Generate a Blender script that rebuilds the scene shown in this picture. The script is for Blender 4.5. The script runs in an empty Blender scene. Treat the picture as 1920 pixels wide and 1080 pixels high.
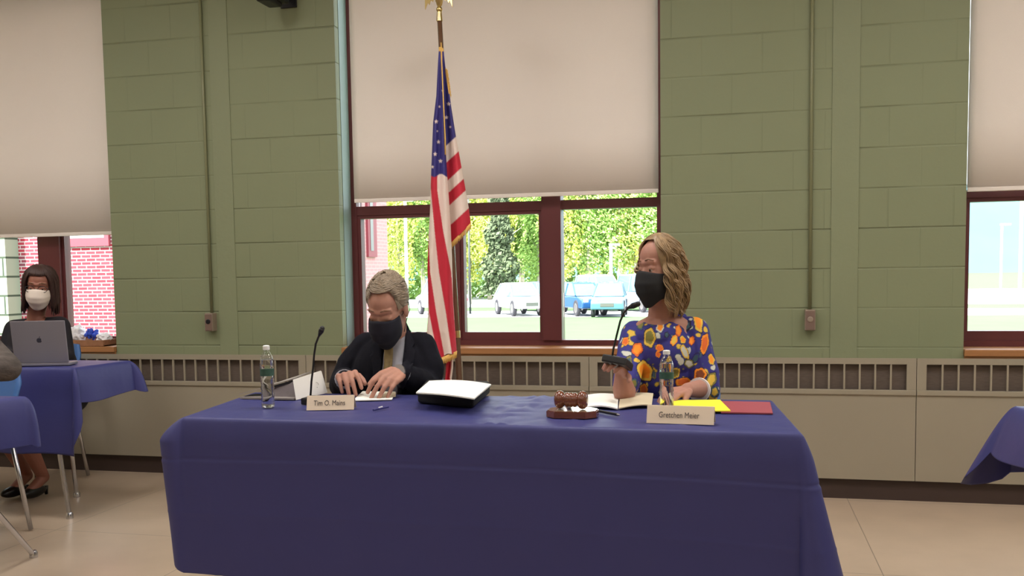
import bpy, bmesh, math, random
from mathutils import Vector, Matrix, noise
from mathutils.geometry import delaunay_2d_cdt
from mathutils.bvhtree import BVHTree
R = math.radians
PI = math.pi
scene = bpy.context.scene
COL = scene.collection
rnd = random.Random(7)

# ------------------------------------------------------------ camera
CD, CH, CYAW, CPITCH, CROLL, CPY = 5.2202, 1.15482, 0.232281, -0.074994, -0.015129, 646.1415
CF = 1800.0
def cam_axes():
    cy, sy = math.cos(CYAW), math.sin(CYAW)
    f = Vector((-sy*math.cos(CPITCH), cy*math.cos(CPITCH), math.sin(CPITCH)))
    r = Vector((cy, sy, 0)); u = r.cross(f)
    r2 = math.cos(CROLL)*r + math.sin(CROLL)*u
    u2 = -math.sin(CROLL)*r + math.cos(CROLL)*u
    return r2, u2, f
CR, CU, CFW = cam_axes()
CPOS = Vector((0, -CD, CH))
def ray(x, y): return CFW + CR*((x-960)/CF) - CU*((y-CPY)/CF)
def Y(x, y, Yv):
    d = ray(x, y); return CPOS + d*((Yv-CPOS.y)/d.y)
def Zp(x, y, z):
    d = ray(x, y); return CPOS + d*((z-CPOS.z)/d.z)
def proj(p):
    v = Vector(p)-CPOS; w = v.dot(CFW)
    return 960+CF*v.dot(CR)/w, CPY-CF*v.dot(CU)/w

cam_d = bpy.data.cameras.new('camera'); cam = bpy.data.objects.new('camera', cam_d); COL.objects.link(cam)
M = Matrix((CR, CU, -CFW)).transposed().to_4x4(); M.translation = CPOS
cam.matrix_world = M
cam_d.sensor_width = 36; cam_d.lens = CF*36/1920
cam_d.shift_y = (CPY-540)/1920
cam_d.clip_start = .05; cam_d.clip_end = 2000
scene.camera = cam

# ------------------------------------------------------------ materials
def lin(c):
    c = c/255.0
    return c/12.92 if c <= .04045 else ((c+.055)/1.055)**2.4
def rgb(r, g, b, k=1.0): return (min(1, lin(r)*k), min(1, lin(g)*k), min(1, lin(b)*k), 1)
MATS = {}
def mat(name, col, rough=.6, metal=0, var=0.0, vscale=8, bump=0.0, bscale=60, spec=.5, trans=0, ior=1.45, attr=None, sheen=0, coat=0, bdist=.01, stretch=None, emis=None, sub=0):
    m = bpy.data.materials.new(name); m.use_nodes = True
    nt = m.node_tree; n = nt.nodes; l = nt.links
    b = n['Principled BSDF']
    b.inputs['Base Color'].default_value = col
    b.inputs['Roughness'].default_value = rough
    b.inputs['Metallic'].default_value = metal
    b.inputs['Specular IOR Level'].default_value = spec
    b.inputs['IOR'].default_value = ior
    b.inputs['Transmission Weight'].default_value = trans
    b.inputs['Coat Weight'].default_value = coat
    b.inputs['Sheen Weight'].default_value = sheen
    if sub: b.inputs['Subsurface Weight'].default_value = sub; b.inputs['Subsurface Radius'].default_value = (.01, .004, .002); b.inputs['Subsurface Scale'].default_value = 1
    tc = n.new('ShaderNodeTexCoord'); vec = tc.outputs['Object']
    if stretch:
        mp = n.new('ShaderNodeMapping'); mp.inputs['Scale'].default_value = stretch
        l.new(vec, mp.inputs['Vector']); vec = mp.outputs['Vector']
    if attr:
        at = n.new('ShaderNodeAttribute'); at.attribute_name = attr
        l.new(at.outputs['Color'], b.inputs['Base Color'])
    elif var:
        tx = n.new('ShaderNodeTexNoise'); tx.inputs['Scale'].default_value = vscale; tx.inputs['Detail'].default_value = 4
        l.new(vec, tx.inputs['Vector'])
        mx = n.new('ShaderNodeMix'); mx.data_type = 'RGBA'
        mx.inputs['A'].default_value = tuple(c*(1-var) for c in col[:3])+(1,)
        mx.inputs['B'].default_value = tuple(min(1, c*(1+var)) for c in col[:3])+(1,)
        l.new(tx.outputs['Fac'], mx.inputs['Factor']); l.new(mx.outputs['Result'], b.inputs['Base Color'])
    if bump:
        tb = n.new('ShaderNodeTexNoise'); tb.inputs['Scale'].default_value = bscale; tb.inputs['Detail'].default_value = 3
        l.new(vec, tb.inputs['Vector'])
        bp = n.new('ShaderNodeBump'); bp.inputs['Strength'].default_value = bump; bp.inputs['Distance'].default_value = bdist
        l.new(tb.outputs['Fac'], bp.inputs['Height']); l.new(bp.outputs['Normal'], b.inputs['Normal'])
    MATS[name] = m
    return m
def glassy(name, tint=(1, 1, 1, 1), gl=.08, rough=.02):
    m = bpy.data.materials.new(name); m.use_nodes = True; nt = m.node_tree; nt.nodes.clear()
    o = nt.nodes.new('ShaderNodeOutputMaterial'); t = nt.nodes.new('ShaderNodeBsdfTransparent'); g = nt.nodes.new('ShaderNodeBsdfGlossy')
    t.inputs['Color'].default_value = tint; g.inputs['Roughness'].default_value = rough
    f = nt.nodes.new('ShaderNodeLayerWeight'); f.inputs['Blend'].default_value = gl
    mx = nt.nodes.new('ShaderNodeMixShader')
    nt.links.new(f.outputs['Facing' if gl > .2 else 'Fresnel'], mx.inputs[0]); nt.links.new(t.outputs[0], mx.inputs[1]); nt.links.new(g.outputs[0], mx.inputs[2])
    nt.links.new(mx.outputs[0], o.inputs['Surface'])
    return m

# block wall
def block_mat():
    m = mat('green painted block', rgb(132, 138, 108), rough=.55, spec=.35)
    nt = m.node_tree; n = nt.nodes; l = nt.links; b = n['Principled BSDF']
    tc = n['Texture Coordinate']; sp = n.new('ShaderNodeSeparateXYZ'); l.new(tc.outputs['Object'], sp.inputs[0])
    J = Y(1429, 173, 0)
    ax = n.new('ShaderNodeMath'); ax.operation = 'ADD'; ax.inputs[1].default_value = 31.0-J.x; l.new(sp.outputs['X'], ax.inputs[0])
    az = n.new('ShaderNodeMath'); az.operation = 'ADD'; az.inputs[1].default_value = -2.3693+.2032*20+.002; l.new(sp.outputs['Z'], az.inputs[0])
    cb = n.new('ShaderNodeCombineXYZ'); l.new(ax.outputs[0], cb.inputs[0]); l.new(az.outputs[0], cb.inputs[1])
    br = n.new('ShaderNodeTexBrick'); l.new(cb.outputs[0], br.inputs['Vector'])
    br.inputs['Scale'].default_value = 1; br.inputs['Brick Width'].default_value = .31; br.inputs['Row Height'].default_value = .2032
    br.inputs['Mortar Size'].default_value = .004; br.inputs['Mortar Smooth'].default_value = .35
    br.inputs['Color1'].default_value = (.85, .85, .85, 1); br.inputs['Color2'].default_value = (1, 1, 1, 1); br.inputs['Mortar'].default_value = (.9, .9, .9, 1)
    # horizontal joints only, for a stronger groove
    md = n.new('ShaderNodeMath'); md.operation = 'PINGPONG'; md.inputs[1].default_value = .1016; l.new(az.outputs[0], md.inputs[0])
    hj = n.new('ShaderNodeMapRange'); hj.inputs['From Min'].default_value = .0015; hj.inputs['From Max'].default_value = .006; hj.inputs['To Min'].default_value = 1; hj.inputs['To Max'].default_value = 0; l.new(md.outputs[0], hj.inputs['Value'])
    ns = n.new('ShaderNodeTexNoise'); ns.inputs['Scale'].default_value = 1.9; ns.inputs['Detail'].default_value = 2; l.new(tc.outputs['Object'], ns.inputs['Vector'])
    mr = n.new('ShaderNodeMapRange'); mr.inputs['From Min'].default_value = .42; mr.inputs['From Max'].default_value = .62; mr.inputs['To Min'].default_value = .25; mr.inputs['To Max'].default_value = 1; l.new(ns.outputs['Fac'], mr.inputs['Value'])
    vj = n.new('ShaderNodeMath'); vj.operation = 'MULTIPLY'; l.new(br.outputs['Fac'], vj.inputs[0]); vj.inputs[1].default_value = .35
    mxm = n.new('ShaderNodeMath'); mxm.operation = 'MAXIMUM'; l.new(hj.outputs[0], mxm.inputs[0]); l.new(vj.outputs[0], mxm.inputs[1])
    jt = n.new('ShaderNodeMath'); jt.operation = 'MULTIPLY'; l.new(mxm.outputs[0], jt.inputs[0]); l.new(mr.outputs[0], jt.inputs[1])
    inv = n.new('ShaderNodeMath'); inv.operation = 'SUBTRACT'; inv.inputs[0].default_value = 1; l.new(jt.outputs[0], inv.inputs[1])
    nf = n.new('ShaderNodeTexNoise'); nf.inputs['Scale'].default_value = 45; nf.inputs['Detail'].default_value = 5; l.new(tc.outputs['Object'], nf.inputs['Vector'])
    ad = n.new('ShaderNodeMath'); ad.operation = 'MULTIPLY_ADD'; l.new(nf.outputs['Fac'], ad.inputs[0]); ad.inputs[1].default_value = .12; l.new(inv.outputs[0], ad.inputs[2])
    bp = n.new('ShaderNodeBump'); bp.inputs['Strength'].default_value = .7; bp.inputs['Distance'].default_value = .006
    l.new(ad.outputs[0], bp.inputs['Height']); l.new(bp.outputs['Normal'], b.inputs['Normal'])
    base = rgb(132, 138, 108)
    n2 = n.new('ShaderNodeTexNoise'); n2.inputs['Scale'].default_value = 1.3; n2.inputs['Detail'].default_value = 5; l.new(tc.outputs['Object'], n2.inputs['Vector'])
    m1 = n.new('ShaderNodeMix'); m1.data_type = 'RGBA'; m1.inputs['A'].default_value = tuple(c*.93 for c in base[:3])+(1,); m1.inputs['B'].default_value = tuple(c*1.07 for c in base[:3])+(1,)
    l.new(n2.outputs['Fac'], m1.inputs['Factor'])
    m2 = n.new('ShaderNodeMix'); m2.data_type = 'RGBA'; m2.blend_type = 'MULTIPLY'; l.new(m1.outputs['Result'], m2.inputs['A'])
    m3 = n.new('ShaderNodeMapRange'); m3.inputs['To Min'].default_value = 1; m3.inputs['To Max'].default_value = .82; l.new(jt.outputs[0], m3.inputs['Value'])
    l.new(m3.outputs[0], m2.inputs['B']); m2.inputs['Factor'].default_value = 1
    l.new(m2.outputs['Result'], b.inputs['Base Color'])
    return m
def brick_mat(name, c1, c2, mortar, bw, rh, ms, axis='X'):
    m = mat(name, (1, 1, 1, 1), rough=.9, spec=.1)
    nt = m.node_tree; n = nt.nodes; l = nt.links; b = n['Principled BSDF']
    sp = n.new('ShaderNodeSeparateXYZ'); l.new(n['Texture Coordinate'].outputs['Object'], sp.inputs[0])
    cb = n.new('ShaderNodeCombineXYZ'); l.new(sp.outputs[axis], cb.inputs[0]); l.new(sp.outputs['Y' if axis == 'XY' else 'Z'], cb.inputs[1])
    br = n.new('ShaderNodeTexBrick'); l.new(cb.outputs[0], br.inputs['Vector']); br.inputs['Scale'].default_value = 1
    br.inputs['Brick Width'].default_value = bw; br.inputs['Row Height'].default_value = rh; br.inputs['Mortar Size'].default_value = ms
    br.inputs['Color1'].default_value = c1; br.inputs['Color2'].default_value = c2; br.inputs['Mortar'].default_value = mortar
    br.inputs['Bias'].default_value = -.2
    l.new(br.outputs['Color'], b.inputs['Base Color'])
    return m
def floor_mat():
    m = mat('tan floor tile', rgb(188, 166, 138), rough=.28, spec=.45)
    nt = m.node_tree; n = nt.nodes; l = nt.links; b = n['Principled BSDF']; tc = n['Texture Coordinate']
    mp = n.new('ShaderNodeMapping'); mp.inputs['Location'].default_value = (-.532, .263, 0); l.new(tc.outputs['Object'], mp.inputs['Vector'])
    br = n.new('ShaderNodeTexBrick'); l.new(mp.outputs[0], br.inputs['Vector']); br.offset = 0; br.inputs['Scale'].default_value = 1
    br.inputs['Brick Width'].default_value = .9; br.inputs['Row Height'].default_value = 1.2; br.inputs['Mortar Size'].default_value = .002
    c = rgb(190, 169, 147)
    br.inputs['Color1'].default_value = c; br.inputs['Color2'].default_value = tuple(x*.97 for x in c[:3])+(1,); br.inputs['Mortar'].default_value = tuple(x*.45 for x in c[:3])+(1,)
    ns = n.new('ShaderNodeTexNoise'); ns.inputs['Scale'].default_value = 5; ns.inputs['Detail'].default_value = 8; l.new(tc.outputs['Object'], ns.inputs['Vector'])
    mr = n.new('ShaderNodeMapRange'); mr.inputs['To Min'].default_value = .86; mr.inputs['To Max'].default_value = 1.1; l.new(ns.outputs['Fac'], mr.inputs['Value'])
    mx = n.new('ShaderNodeMix'); mx.data_type = 'RGBA'; mx.blend_type = 'MULTIPLY'; mx.inputs['Factor'].default_value = 1
    l.new(br.outputs['Color'], mx.inputs['A']); l.new(mr.outputs[0], mx.inputs['B']); l.new(mx.outputs['Result'], b.inputs['Base Color'])
    l.new(mr.outputs[0], n.new('ShaderNodeMath').inputs[0])
    return m
M_block = block_mat()
M_strip = mat('plain green paint', rgb(132, 138, 108), .55, var=.05, vscale=2, bump=.15, bscale=40)
M_floor = floor_mat()
M_ceil = mat('white ceiling', rgb(225, 222, 212), .9, var=.03)
M_wallw = mat('cream wall', rgb(205, 196, 172), .8, var=.04)
M_rad = mat('cream enamel', rgb(152, 143, 126), .45, var=.05, vscale=3)
M_radin = mat('dark radiator fins', rgb(98, 86, 78), .8, var=.3, vscale=30, stretch=(1, 1, 6))
M_kick = mat('dark brown rubber', rgb(62, 48, 44), .5, var=.1)
M_maroon = mat('maroon window frame', rgb(96, 46, 48), .45, var=.08)
M_sill = mat('orange wood sill', rgb(160, 110, 68), .4, var=.25, vscale=6, stretch=(1, 14, 14), bump=.05)
M_shade = mat('cream shade fabric', rgb(240, 230, 222), .9, var=.02, vscale=4, bump=.1, bscale=400)
M_shade.node_tree.nodes['Principled BSDF'].inputs['Specular IOR Level'].default_value = .1
def make_translucent(m, k, col):
    nt = m.node_tree; p = nt.nodes['Principled BSDF']; o = [x for x in nt.nodes if x.type == 'OUTPUT_MATERIAL'][0]
    t = nt.nodes.new('ShaderNodeBsdfTranslucent'); t.inputs['Color'].default_value = col; x = nt.nodes.new('ShaderNodeMixShader'); x.inputs[0].default_value = k
    nt.links.new(p.outputs[0], x.inputs[1]); nt.links.new(t.outputs[0], x.inputs[2]); nt.links.new(x.outputs[0], o.inputs['Surface'])
make_translucent(M_shade, .07, (.9, .86, .8, 1))
M_glass = glassy('window glass')
M_cloth = mat('blue plastic tablecloth', rgb(58, 60, 116), .5, var=.06, vscale=5, spec=.4, bump=.18, bscale=9, bdist=.02)
M_chrome = mat('chrome tube', rgb(200, 200, 205), .25, 1, var=.05)
M_blackm = mat('black plastic', rgb(28, 27, 30), .4, var=.1)
M_blackfab = mat('black nylon', rgb(24, 24, 27), .75, var=.25, vscale=40, bump=.2, bscale=300)
M_tabtop = mat('grey laminate', rgb(150, 145, 138), .5, var=.05)
M_bluechair = mat('blue plastic chair', rgb(66, 108, 168), .45, var=.05)
M_paper = mat('white paper', rgb(250, 248, 240), .8, var=.02)
M_cream = mat('cream paper', rgb(214, 200, 172), .8, var=.04)
M_yellow = mat('yellow card', rgb(250, 238, 60), .7, var=.03)
M_red = mat('red card', rgb(156, 72, 82), .7, var=.05)
M_plate = mat('beige name plate', rgb(222, 204, 182), .5, var=.03)
M_ink = mat('dark ink', rgb(84, 76, 72), .6, var=.05)
M_wood = mat('dark walnut gavel wood', rgb(112, 60, 40), .22, var=.35, vscale=14, stretch=(1, 6, 6), coat=.5)
M_brass = mat('brass', rgb(214, 190, 130), .3, 1, var=.1)
M_gold = mat('gold fringe', rgb(224, 178, 96), .6, var=.3, vscale=90, stretch=(6, 6, 1))
M_pole = mat('brown flagpole', rgb(104, 74, 56), .25, var=.2, vscale=10, coat=.6, stretch=(6, 6, 1))
M_steel = mat('brushed steel', rgb(150, 145, 145), .35, .9, var=.1)
M_pet = glassy('clear bottle plastic', (.93, .95, .95, 1), .22, .05)
M_water = mat('water', (1, 1, 1, 1), .0, trans=1, ior=1.33, var=0)
M_label = mat('dark green bottle label', rgb(52, 84, 74), .4, var=.5, vscale=60)
M_cap = mat('white bottle cap', rgb(235, 235, 235), .4, var=.03)
M_lidgrey = mat('silver laptop shell', rgb(150, 146, 156), .4, .4, var=.03)
M_logo = mat('grey laptop mark', rgb(92, 92, 108), .25, .6, var=.03)
M_screen = mat('dark screen', rgb(20, 20, 24), .2, var=.05)
M_grey = mat('grey cover', rgb(150, 143, 138), .6, var=.08)
M_suit = mat('dark navy suit wool', rgb(26, 26, 34), .9, var=.2, vscale=60, bump=.3, bscale=260, spec=.15, bdist=.002)
M_shirt = mat('grey blue shirt', rgb(150, 150, 160), .8, var=.06, vscale=60, stretch=(8, 8, 1))
M_tie = mat('olive gold tie', rgb(122, 104, 66), .6, var=.45, vscale=70)
M_maskn = mat('navy mask fabric', rgb(22, 22, 36), .85, var=.1)
M_maskb = mat('black mask fabric', rgb(30, 30, 33), .85, var=.1)
M_maskw = mat('white mask fabric', rgb(228, 214, 202), .85, var=.06)
M_skinm = mat('skin man', rgb(178, 130, 112), .62, var=.08, vscale=30, bump=.15, bscale=140, bdist=.003, sub=.12)
M_skinw = mat('skin woman', rgb(172, 124, 108), .62, var=.06, vscale=26, sub=.12)
M_skinl = mat('skin seated woman', rgb(150, 98, 82), .55, var=.06, vscale=26, sub=.1)
M_hairm = mat('grey brown hair', rgb(150, 134, 116), .5, var=.45, vscale=70)
M_hairw = mat('curly blond brown hair', rgb(150, 124, 92), .4, var=.75, vscale=38)
M_hairl = mat('dark brown hair', rgb(58, 36, 32), .5, var=.4, vscale=60)
M_eyew = mat('eye white', rgb(170, 150, 142), .3, var=.02)
M_iris = mat('dark iris', rgb(50, 36, 30), .2, var=.05)
M_brow = mat('eyebrow hair', rgb(132, 100, 80), .8, var=.2)
M_trous = mat('dark trousers', rgb(34, 34, 40), .9, var=.1)
M_dress = mat('printed blouse', (1, 1, 1, 1), .75, attr='Col', bump=.25, bscale=30, bdist=.004)
M_flag = mat('flag nylon', (1, 1, 1, 1), .6, attr='Col', bump=.5, bscale=26, bdist=.008, stretch=(1.6, 1, .8))
M_trimw = mat('white cuff trim', rgb(230, 225, 225), .8, var=.03)
M_cardigan = mat('black cardigan', rgb(30, 27, 34), .9, var=.15, bump=.2, bscale=200, bdist=.003)
M_redtop = mat('dark red top', rgb(70, 30, 34), .9, var=.1)
M_plaid = mat('grey knit', rgb(84, 76, 72), .9, var=.8, vscale=22, stretch=(1, 1, 2.2), bump=.3, bscale=80)
M_navy = mat('navy knit', rgb(40, 38, 52), .9, var=.1)
M_shoe = mat('black shoe leather', rgb(20, 18, 18), .3, var=.1)
M_outlet = mat('grey metal outlet box', rgb(150, 134, 120), .45, .2, var=.08)
M_outface = mat('brown outlet face', rgb(120, 98, 88), .5, var=.08)
M_conduit = mat('green painted conduit', rgb(128, 130, 98), .45, var=.04)
M_brown = mat('brown wicker tray', rgb(150, 104, 74), .7, var=.3, vscale=40)
M_tissue = mat('white tissue', rgb(235, 232, 236), .7, var=.08, vscale=20)
M_bluebow = mat('blue ribbon', rgb(52, 84, 205), .35, var=.25, vscale=20)
M_light = mat('lamp diffuser', (1, 1, 1, 1), .5)
M_light.node_tree.nodes['Principled BSDF'].inputs['Emission Color'].default_value = (1, .93, .82, 1)
M_light.node_tree.nodes['Principled BSDF'].inputs['Emission Strength'].default_value = 3

# ------------------------------------------------------------ object helpers
def tag(o, label=None, cat=None, group=None, kind=None):
    if label: o['label'] = label
    if cat: o['category'] = cat
    if group: o['group'] = group
    if kind: o['kind'] = kind
    return o
def empty(name, loc=(0, 0, 0), rz=0, label=None, cat=None, group=None, kind=None):
    o = bpy.data.objects.new(name, None); COL.objects.link(o)
    o.location = loc; o.rotation_euler = (0, 0, rz); o.empty_display_size = .05
    return tag(o, label, cat, group, kind)
class B:
    """collects shapes for one mesh"""
    def __init__(s): s.v = []; s.f = []
    def add(s, vs, fs, m=None):
        k = len(s.v)
        s.v += [Vector(v) if m is None else m @ Vector(v) for v in vs]
        s.f += [tuple(i+k for i in f) for f in fs]
        return s
    def box(s, x0, x1, y0, y1, z0, z1, m=None, bev=0):
        if bev:
            bm = bmesh.new(); bmesh.ops.create_cube(bm, size=1)
            for v in bm.verts: v.co = Vector(((x0+x1)/2+v.co.x*(x1-x0), (y0+y1)/2+v.co.y*(y1-y0), (z0+z1)/2+v.co.z*(z1-z0)))
            bmesh.ops.bevel(bm, geom=bm.edges[:], offset=bev, segments=2, affect='EDGES', profile=.6)
            bm.verts.index_update()
            s.add([v.co.copy() for v in bm.verts], [[v.index for v in f.verts] for f in bm.faces], m); bm.free(); return s
        vs = [(x, y, z) for z in (z0, z1) for y in (y0, y1) for x in (x0, x1)]
        return s.add(vs, [(0, 2, 3, 1), (4, 5, 7, 6), (0, 1, 5, 4), (2, 6, 7, 3), (0, 4, 6, 2), (1, 3, 7, 5)], m)
    def tube(s, pts, r, n=10, m=None, closed=False):
        pts = [Vector(p) for p in pts]; rs = r if isinstance(r, (list, tuple)) else [r]*len(pts)
        vs = []; up = None
        for i, p in enumerate(pts):
            a = pts[max(0, i-1)]; c = pts[min(len(pts)-1, i+1)]
            t = (c-a).normalized() if (c-a).length > 1e-9 else Vector((0, 0, 1))
            if up is None: up = t.orthogonal().normalized()
            up = (up - t*up.dot(t)); up = up.normalized() if up.length > 1e-6 else t.orthogonal().normalized()
            w = t.cross(up)
            for k in range(n):
                an = 2*PI*k/n; vs.append(p+(up*math.cos(an)+w*math.sin(an))*rs[i])
        fs = [(i*n+k, i*n+(k+1) % n, (i+1)*n+(k+1) % n, (i+1)*n+k) for i in range(len(pts)-1) for k in range(n)]
        fs += [tuple(range(n-1, -1, -1)), tuple((len(pts)-1)*n+k for k in range(n))]
        return s.add(vs, fs, m)
    def lathe(s, prof, c=(0, 0, 0), n=28, m=None, axis=None):
        c = Vector(c); vs = []
        A = Matrix.Identity(3)
        if axis is not None: A = Vector((0, 0, 1)).rotation_difference(Vector(axis)).to_matrix()
        for r, z in prof:
            for k in range(n): vs.append(c+A@Vector((r*math.cos(2*PI*k/n), r*math.sin(2*PI*k/n), z)))
        q = len(prof)
        fs = [(i*n+k, i*n+(k+1) % n, (i+1)*n+(k+1) % n, (i+1)*n+k) for i in range(q-1) for k in range(n)]
        fs += [tuple(range(n-1, -1, -1)), tuple((q-1)*n+k for k in range(n))]
        return s.add(vs, fs, m)
    def ell(s, c, r, m3=None, nu=24, nv=14, m=None):
        c = Vector(c); r = (r, r, r) if not isinstance(r, (tuple, list)) else r
        m3 = m3 or Matrix.Identity(3); vs = [c+m3@Vector((0, 0, r[2]))]
        for i in range(1, nv):
            t = PI*i/nv
            for k in range(nu):
                a = 2*PI*k/nu; vs.append(c+m3@Vector((r[0]*math.sin(t)*math.cos(a), r[1]*math.sin(t)*math.sin(a), r[2]*math.cos(t))))
        vs.append(c+m3@Vector((0, 0, -r[2]))); L = len(vs)-1
        fs = [(0, 1+k, 1+(k+1) % nu) for k in range(nu)]
        fs += [(1+(i-1)*nu+k, 1+i*nu+k, 1+i*nu+(k+1) % nu, 1+(i-1)*nu+(k+1) % nu) for i in range(1, nv-1) for k in range(nu)]
        fs += [(L, 1+(nv-2)*nu+(k+1) % nu, 1+(nv-2)*nu+k) for k in range(nu)]
        return s.add(vs, fs, m)
    def chain(s, pr, n=14, m=None):
        """tapered capsules through (point, radius)"""
        for p, r in pr: s.ell(p, r, nu=n, nv=max(8, n//2+1), m=m)
        for (p, r), (q, t) in zip(pr, pr[1:]):
            p = Vector(p); q = Vector(q)
            if (q-p).length > 1e-5: s.tube([p, q], [r, t], n=n, m=m)
        return s
    def prism(s, poly, z0, z1, m=None):
        n = len(poly)
        vs = [(x, y, z0) for x, y in poly]+[(x, y, z1) for x, y in poly]
        fs = [tuple(range(n-1, -1, -1)), tuple(range(n, 2*n))]+[(i, (i+1) % n, n+(i+1) % n, n+i) for i in range(n)]
        return s.add(vs, fs, m)
    def obj(s, name, material, parent=None, smooth=False, origin=None, remesh=0, smoothing=0, fix=True):
        me = bpy.data.meshes.new(name)
        off = Vector(origin) if origin is not None else (Vector(parent_world(parent)) if parent else Vector((0, 0, 0)))
        vs = [v-off for v in s.v]
        me.from_pydata(vs, [], s.f); me.update()
        if fix and not remesh:
            bm = bmesh.new(); bm.from_mesh(me); bmesh.ops.recalc_face_normals(bm, faces=bm.faces[:]); bm.to_mesh(me); bm.free()
        if remesh:
            t = bpy.data.objects.new('tmp', me); COL.objects.link(t)
            rm = t.modifiers.new('r', 'REMESH'); rm.mode = 'VOXEL'; rm.voxel_size = remesh; rm.adaptivity = 0
            if smoothing:
                sm = t.modifiers.new('s', 'SMOOTH'); sm.iterations = smoothing; sm.factor = .5
            dg = bpy.context.evaluated_depsgraph_get(); dg.update()
            me2 = bpy.data.meshes.new_from_object(t.evaluated_get(dg)); me2.name = name
            bpy.data.objects.remove(t); me = me2; smooth = True
        if smooth is True: me.polygons.foreach_set('use_smooth', [True]*len(me.polygons))
        o = bpy.data.objects.new(name, me); COL.objects.link(o)
        me.materials.clear(); me.materials.append(material)
        if smooth == 'auto':
            me.polygons.foreach_set('use_smooth', [True]*len(me.polygons)); me.set_sharp_from_angle(angle=R(35))
        if parent: o.parent = parent
        elif origin is not None: o.location = origin
        return o
def parent_world(p):
    v = Vector((0, 0, 0))
    while p is not None: v += p.location; p = p.parent
    return v
def world_bvh(o):
    off = parent_world(o)
    me = o.data
    return BVHTree.FromPolygons([v.co+off for v in me.vertices], [tuple(p.vertices) for p in me.polygons])
def rot3(ex=0, ey=0, ez=0):
    return Matrix.Rotation(ez, 3, 'Z') @ Matrix.Rotation(ex, 3, 'X') @ Matrix.Rotation(ey, 3, 'Y')
def TM(loc=(0, 0, 0), rz=0, rx=0, ry=0):
    return Matrix.Translation(loc) @ Matrix.Rotation(rz, 4, 'Z') @ Matrix.Rotation(rx, 4, 'X') @ Matrix.Rotation(ry, 4, 'Y')
def lerp_profile(pts, t):
    """pts sorted by first value -> linear interpolation of the rest"""
    if t <= pts[0][0]: return pts[0][1:]
    for a, b in zip(pts, pts[1:]):
        if t <= b[0]:
            k = (t-a[0])/(b[0]-a[0]); return tuple(x+(y-x)*k for x, y in zip(a[1:], b[1:]))
    return pts[-1][1:]
def patch(bvh, poly, step, lift, thick, default_y=None, back=True):
    """thick patch lying on a surface: poly in picture units, dropped on the surface along the view rays"""
    xs = [p[0] for p in poly]; ys = [p[1] for p in poly]
    def inside(x, y):
        c = False; j = len(poly)-1
        for i in range(len(poly)):
            a, b = poly[i], poly[j]
            if (a[1] > y) != (b[1] > y) and x < (b[0]-a[0])*(y-a[1])/(b[1]-a[1])+a[0]: c = not c
            j = i
        return c
    pts = []
    n = len(poly); ring = []
    for i in range(n):
        a, b = Vector(poly[i]), Vector(poly[(i+1) % n]); k = max(1, int((b-a).length/step))
        for q in range(k): ring.append(a.lerp(b, q/k))
    pts += ring; y = min(ys)+step/2
    while y < max(ys):
        x = min(xs)+step/2
        while x < max(xs):
            if inside(x, y) and min((Vector((x, y))-r).length for r in ring) > step*.5: pts.append(Vector((x, y)))
            x += step
        y += step
    nr = len(ring)
    vv, ee, ff, *_ = delaunay_2d_cdt(pts, [(i, (i+1) % nr) for i in range(nr)], [list(range(nr))], 1, 1e-4)
    front = []; last = None
    hits = []
    for p in vv:
        d = ray(p.x, p.y).normalized(); h = bvh.ray_cast(CPOS, d)
        hits.append((h[0], h[1], h[3]) if h[0] is not None else None)
    ok = [h for h in hits if h]
    if not ok: return B()
    for i, p in enumerate(vv):
        h = hits[i]
        if h is None:
            j = min((k for k in range(len(vv)) if hits[k]), key=lambda k: (vv[k]-p).length)
            d = ray(p.x, p.y).normalized(); D = hits[j][2]; h = (CPOS+d*D, -d, D)
        nrm = h[1] if h[1].dot(ray(p.x, p.y)) < 0 else -h[1]
        nn = (nrm*.5-ray(p.x, p.y).normalized()*.5).normalized()
        front.append((h[0]+nn*lift, nn))
    b = B(); k = len(front)
    vs = [a for a, _ in front]+[a-nn*thick for a, nn in front]
    fs = [tuple(f) for f in ff]+[tuple(i+k for i in reversed(f)) for f in ff]
    edge = {}
    for f in ff:
        for i in range(len(f)):
            e = (f[i], f[(i+1) % len(f)]); edge[e] = 1
    for (i, j) in list(edge):
        if (j, i) not in edge: fs.append((j, i, i+k, j+k))
    b.add(vs, fs); return b

# ------------------------------------------------------------ room shell
X0, X1, YB, ZC = -6.2, 4.2, -9.0, 3.25
OPEN = [(-5.6, -3.757), (-2.249, -.406), (1.105, 2.948)]
ZS, ZT = .735, 3.05
b = B(); edges = [X0]+[e for o in OPEN for e in o]+[X1]
for i in range(0, len(edges), 2): b.box(edges[i], edges[i+1], 0, .32, 0, ZC)
for a, c in OPEN: b.box(a, c, 0, .32, 0, ZS-.035); b.box(a, c, 0, .32, ZT, ZC)
tag(b.obj('wall_back', M_block), kind='structure')
tag(B().box(X0, X1, YB, .4, -.12, 0).obj('floor', M_floor), kind='structure')
tag(B().box(X0-.2, X1+.2, YB-.2, .5, ZC, ZC+.3).obj('ceiling', M_ceil), kind='structure')
tag(B().box(X0-.2, X0, YB, .32, 0, ZC).obj('wall_left', M_wallw), kind='structure')
tag(B().box(X1, X1+.2, YB, .32, 0, ZC).obj('wall_right', M_wallw), kind='structure')
tag(B().box(X0, X1, YB-.2, YB, 0, ZC).obj('wall_front', M_wallw), kind='structure')
for i, (a, c) in enumerate(((-3.044, -2.921), (.462, .596))):
    tag(B().box(a, c, -.005, .0005, .5, ZC, bev=.002).obj('trim_%d' % (i+1), M_strip), kind='structure')
tag(B().box(X0, X1, -.225, -.21, 0, .104).obj('baseboard_back', M_kick), kind='structure')

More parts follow.
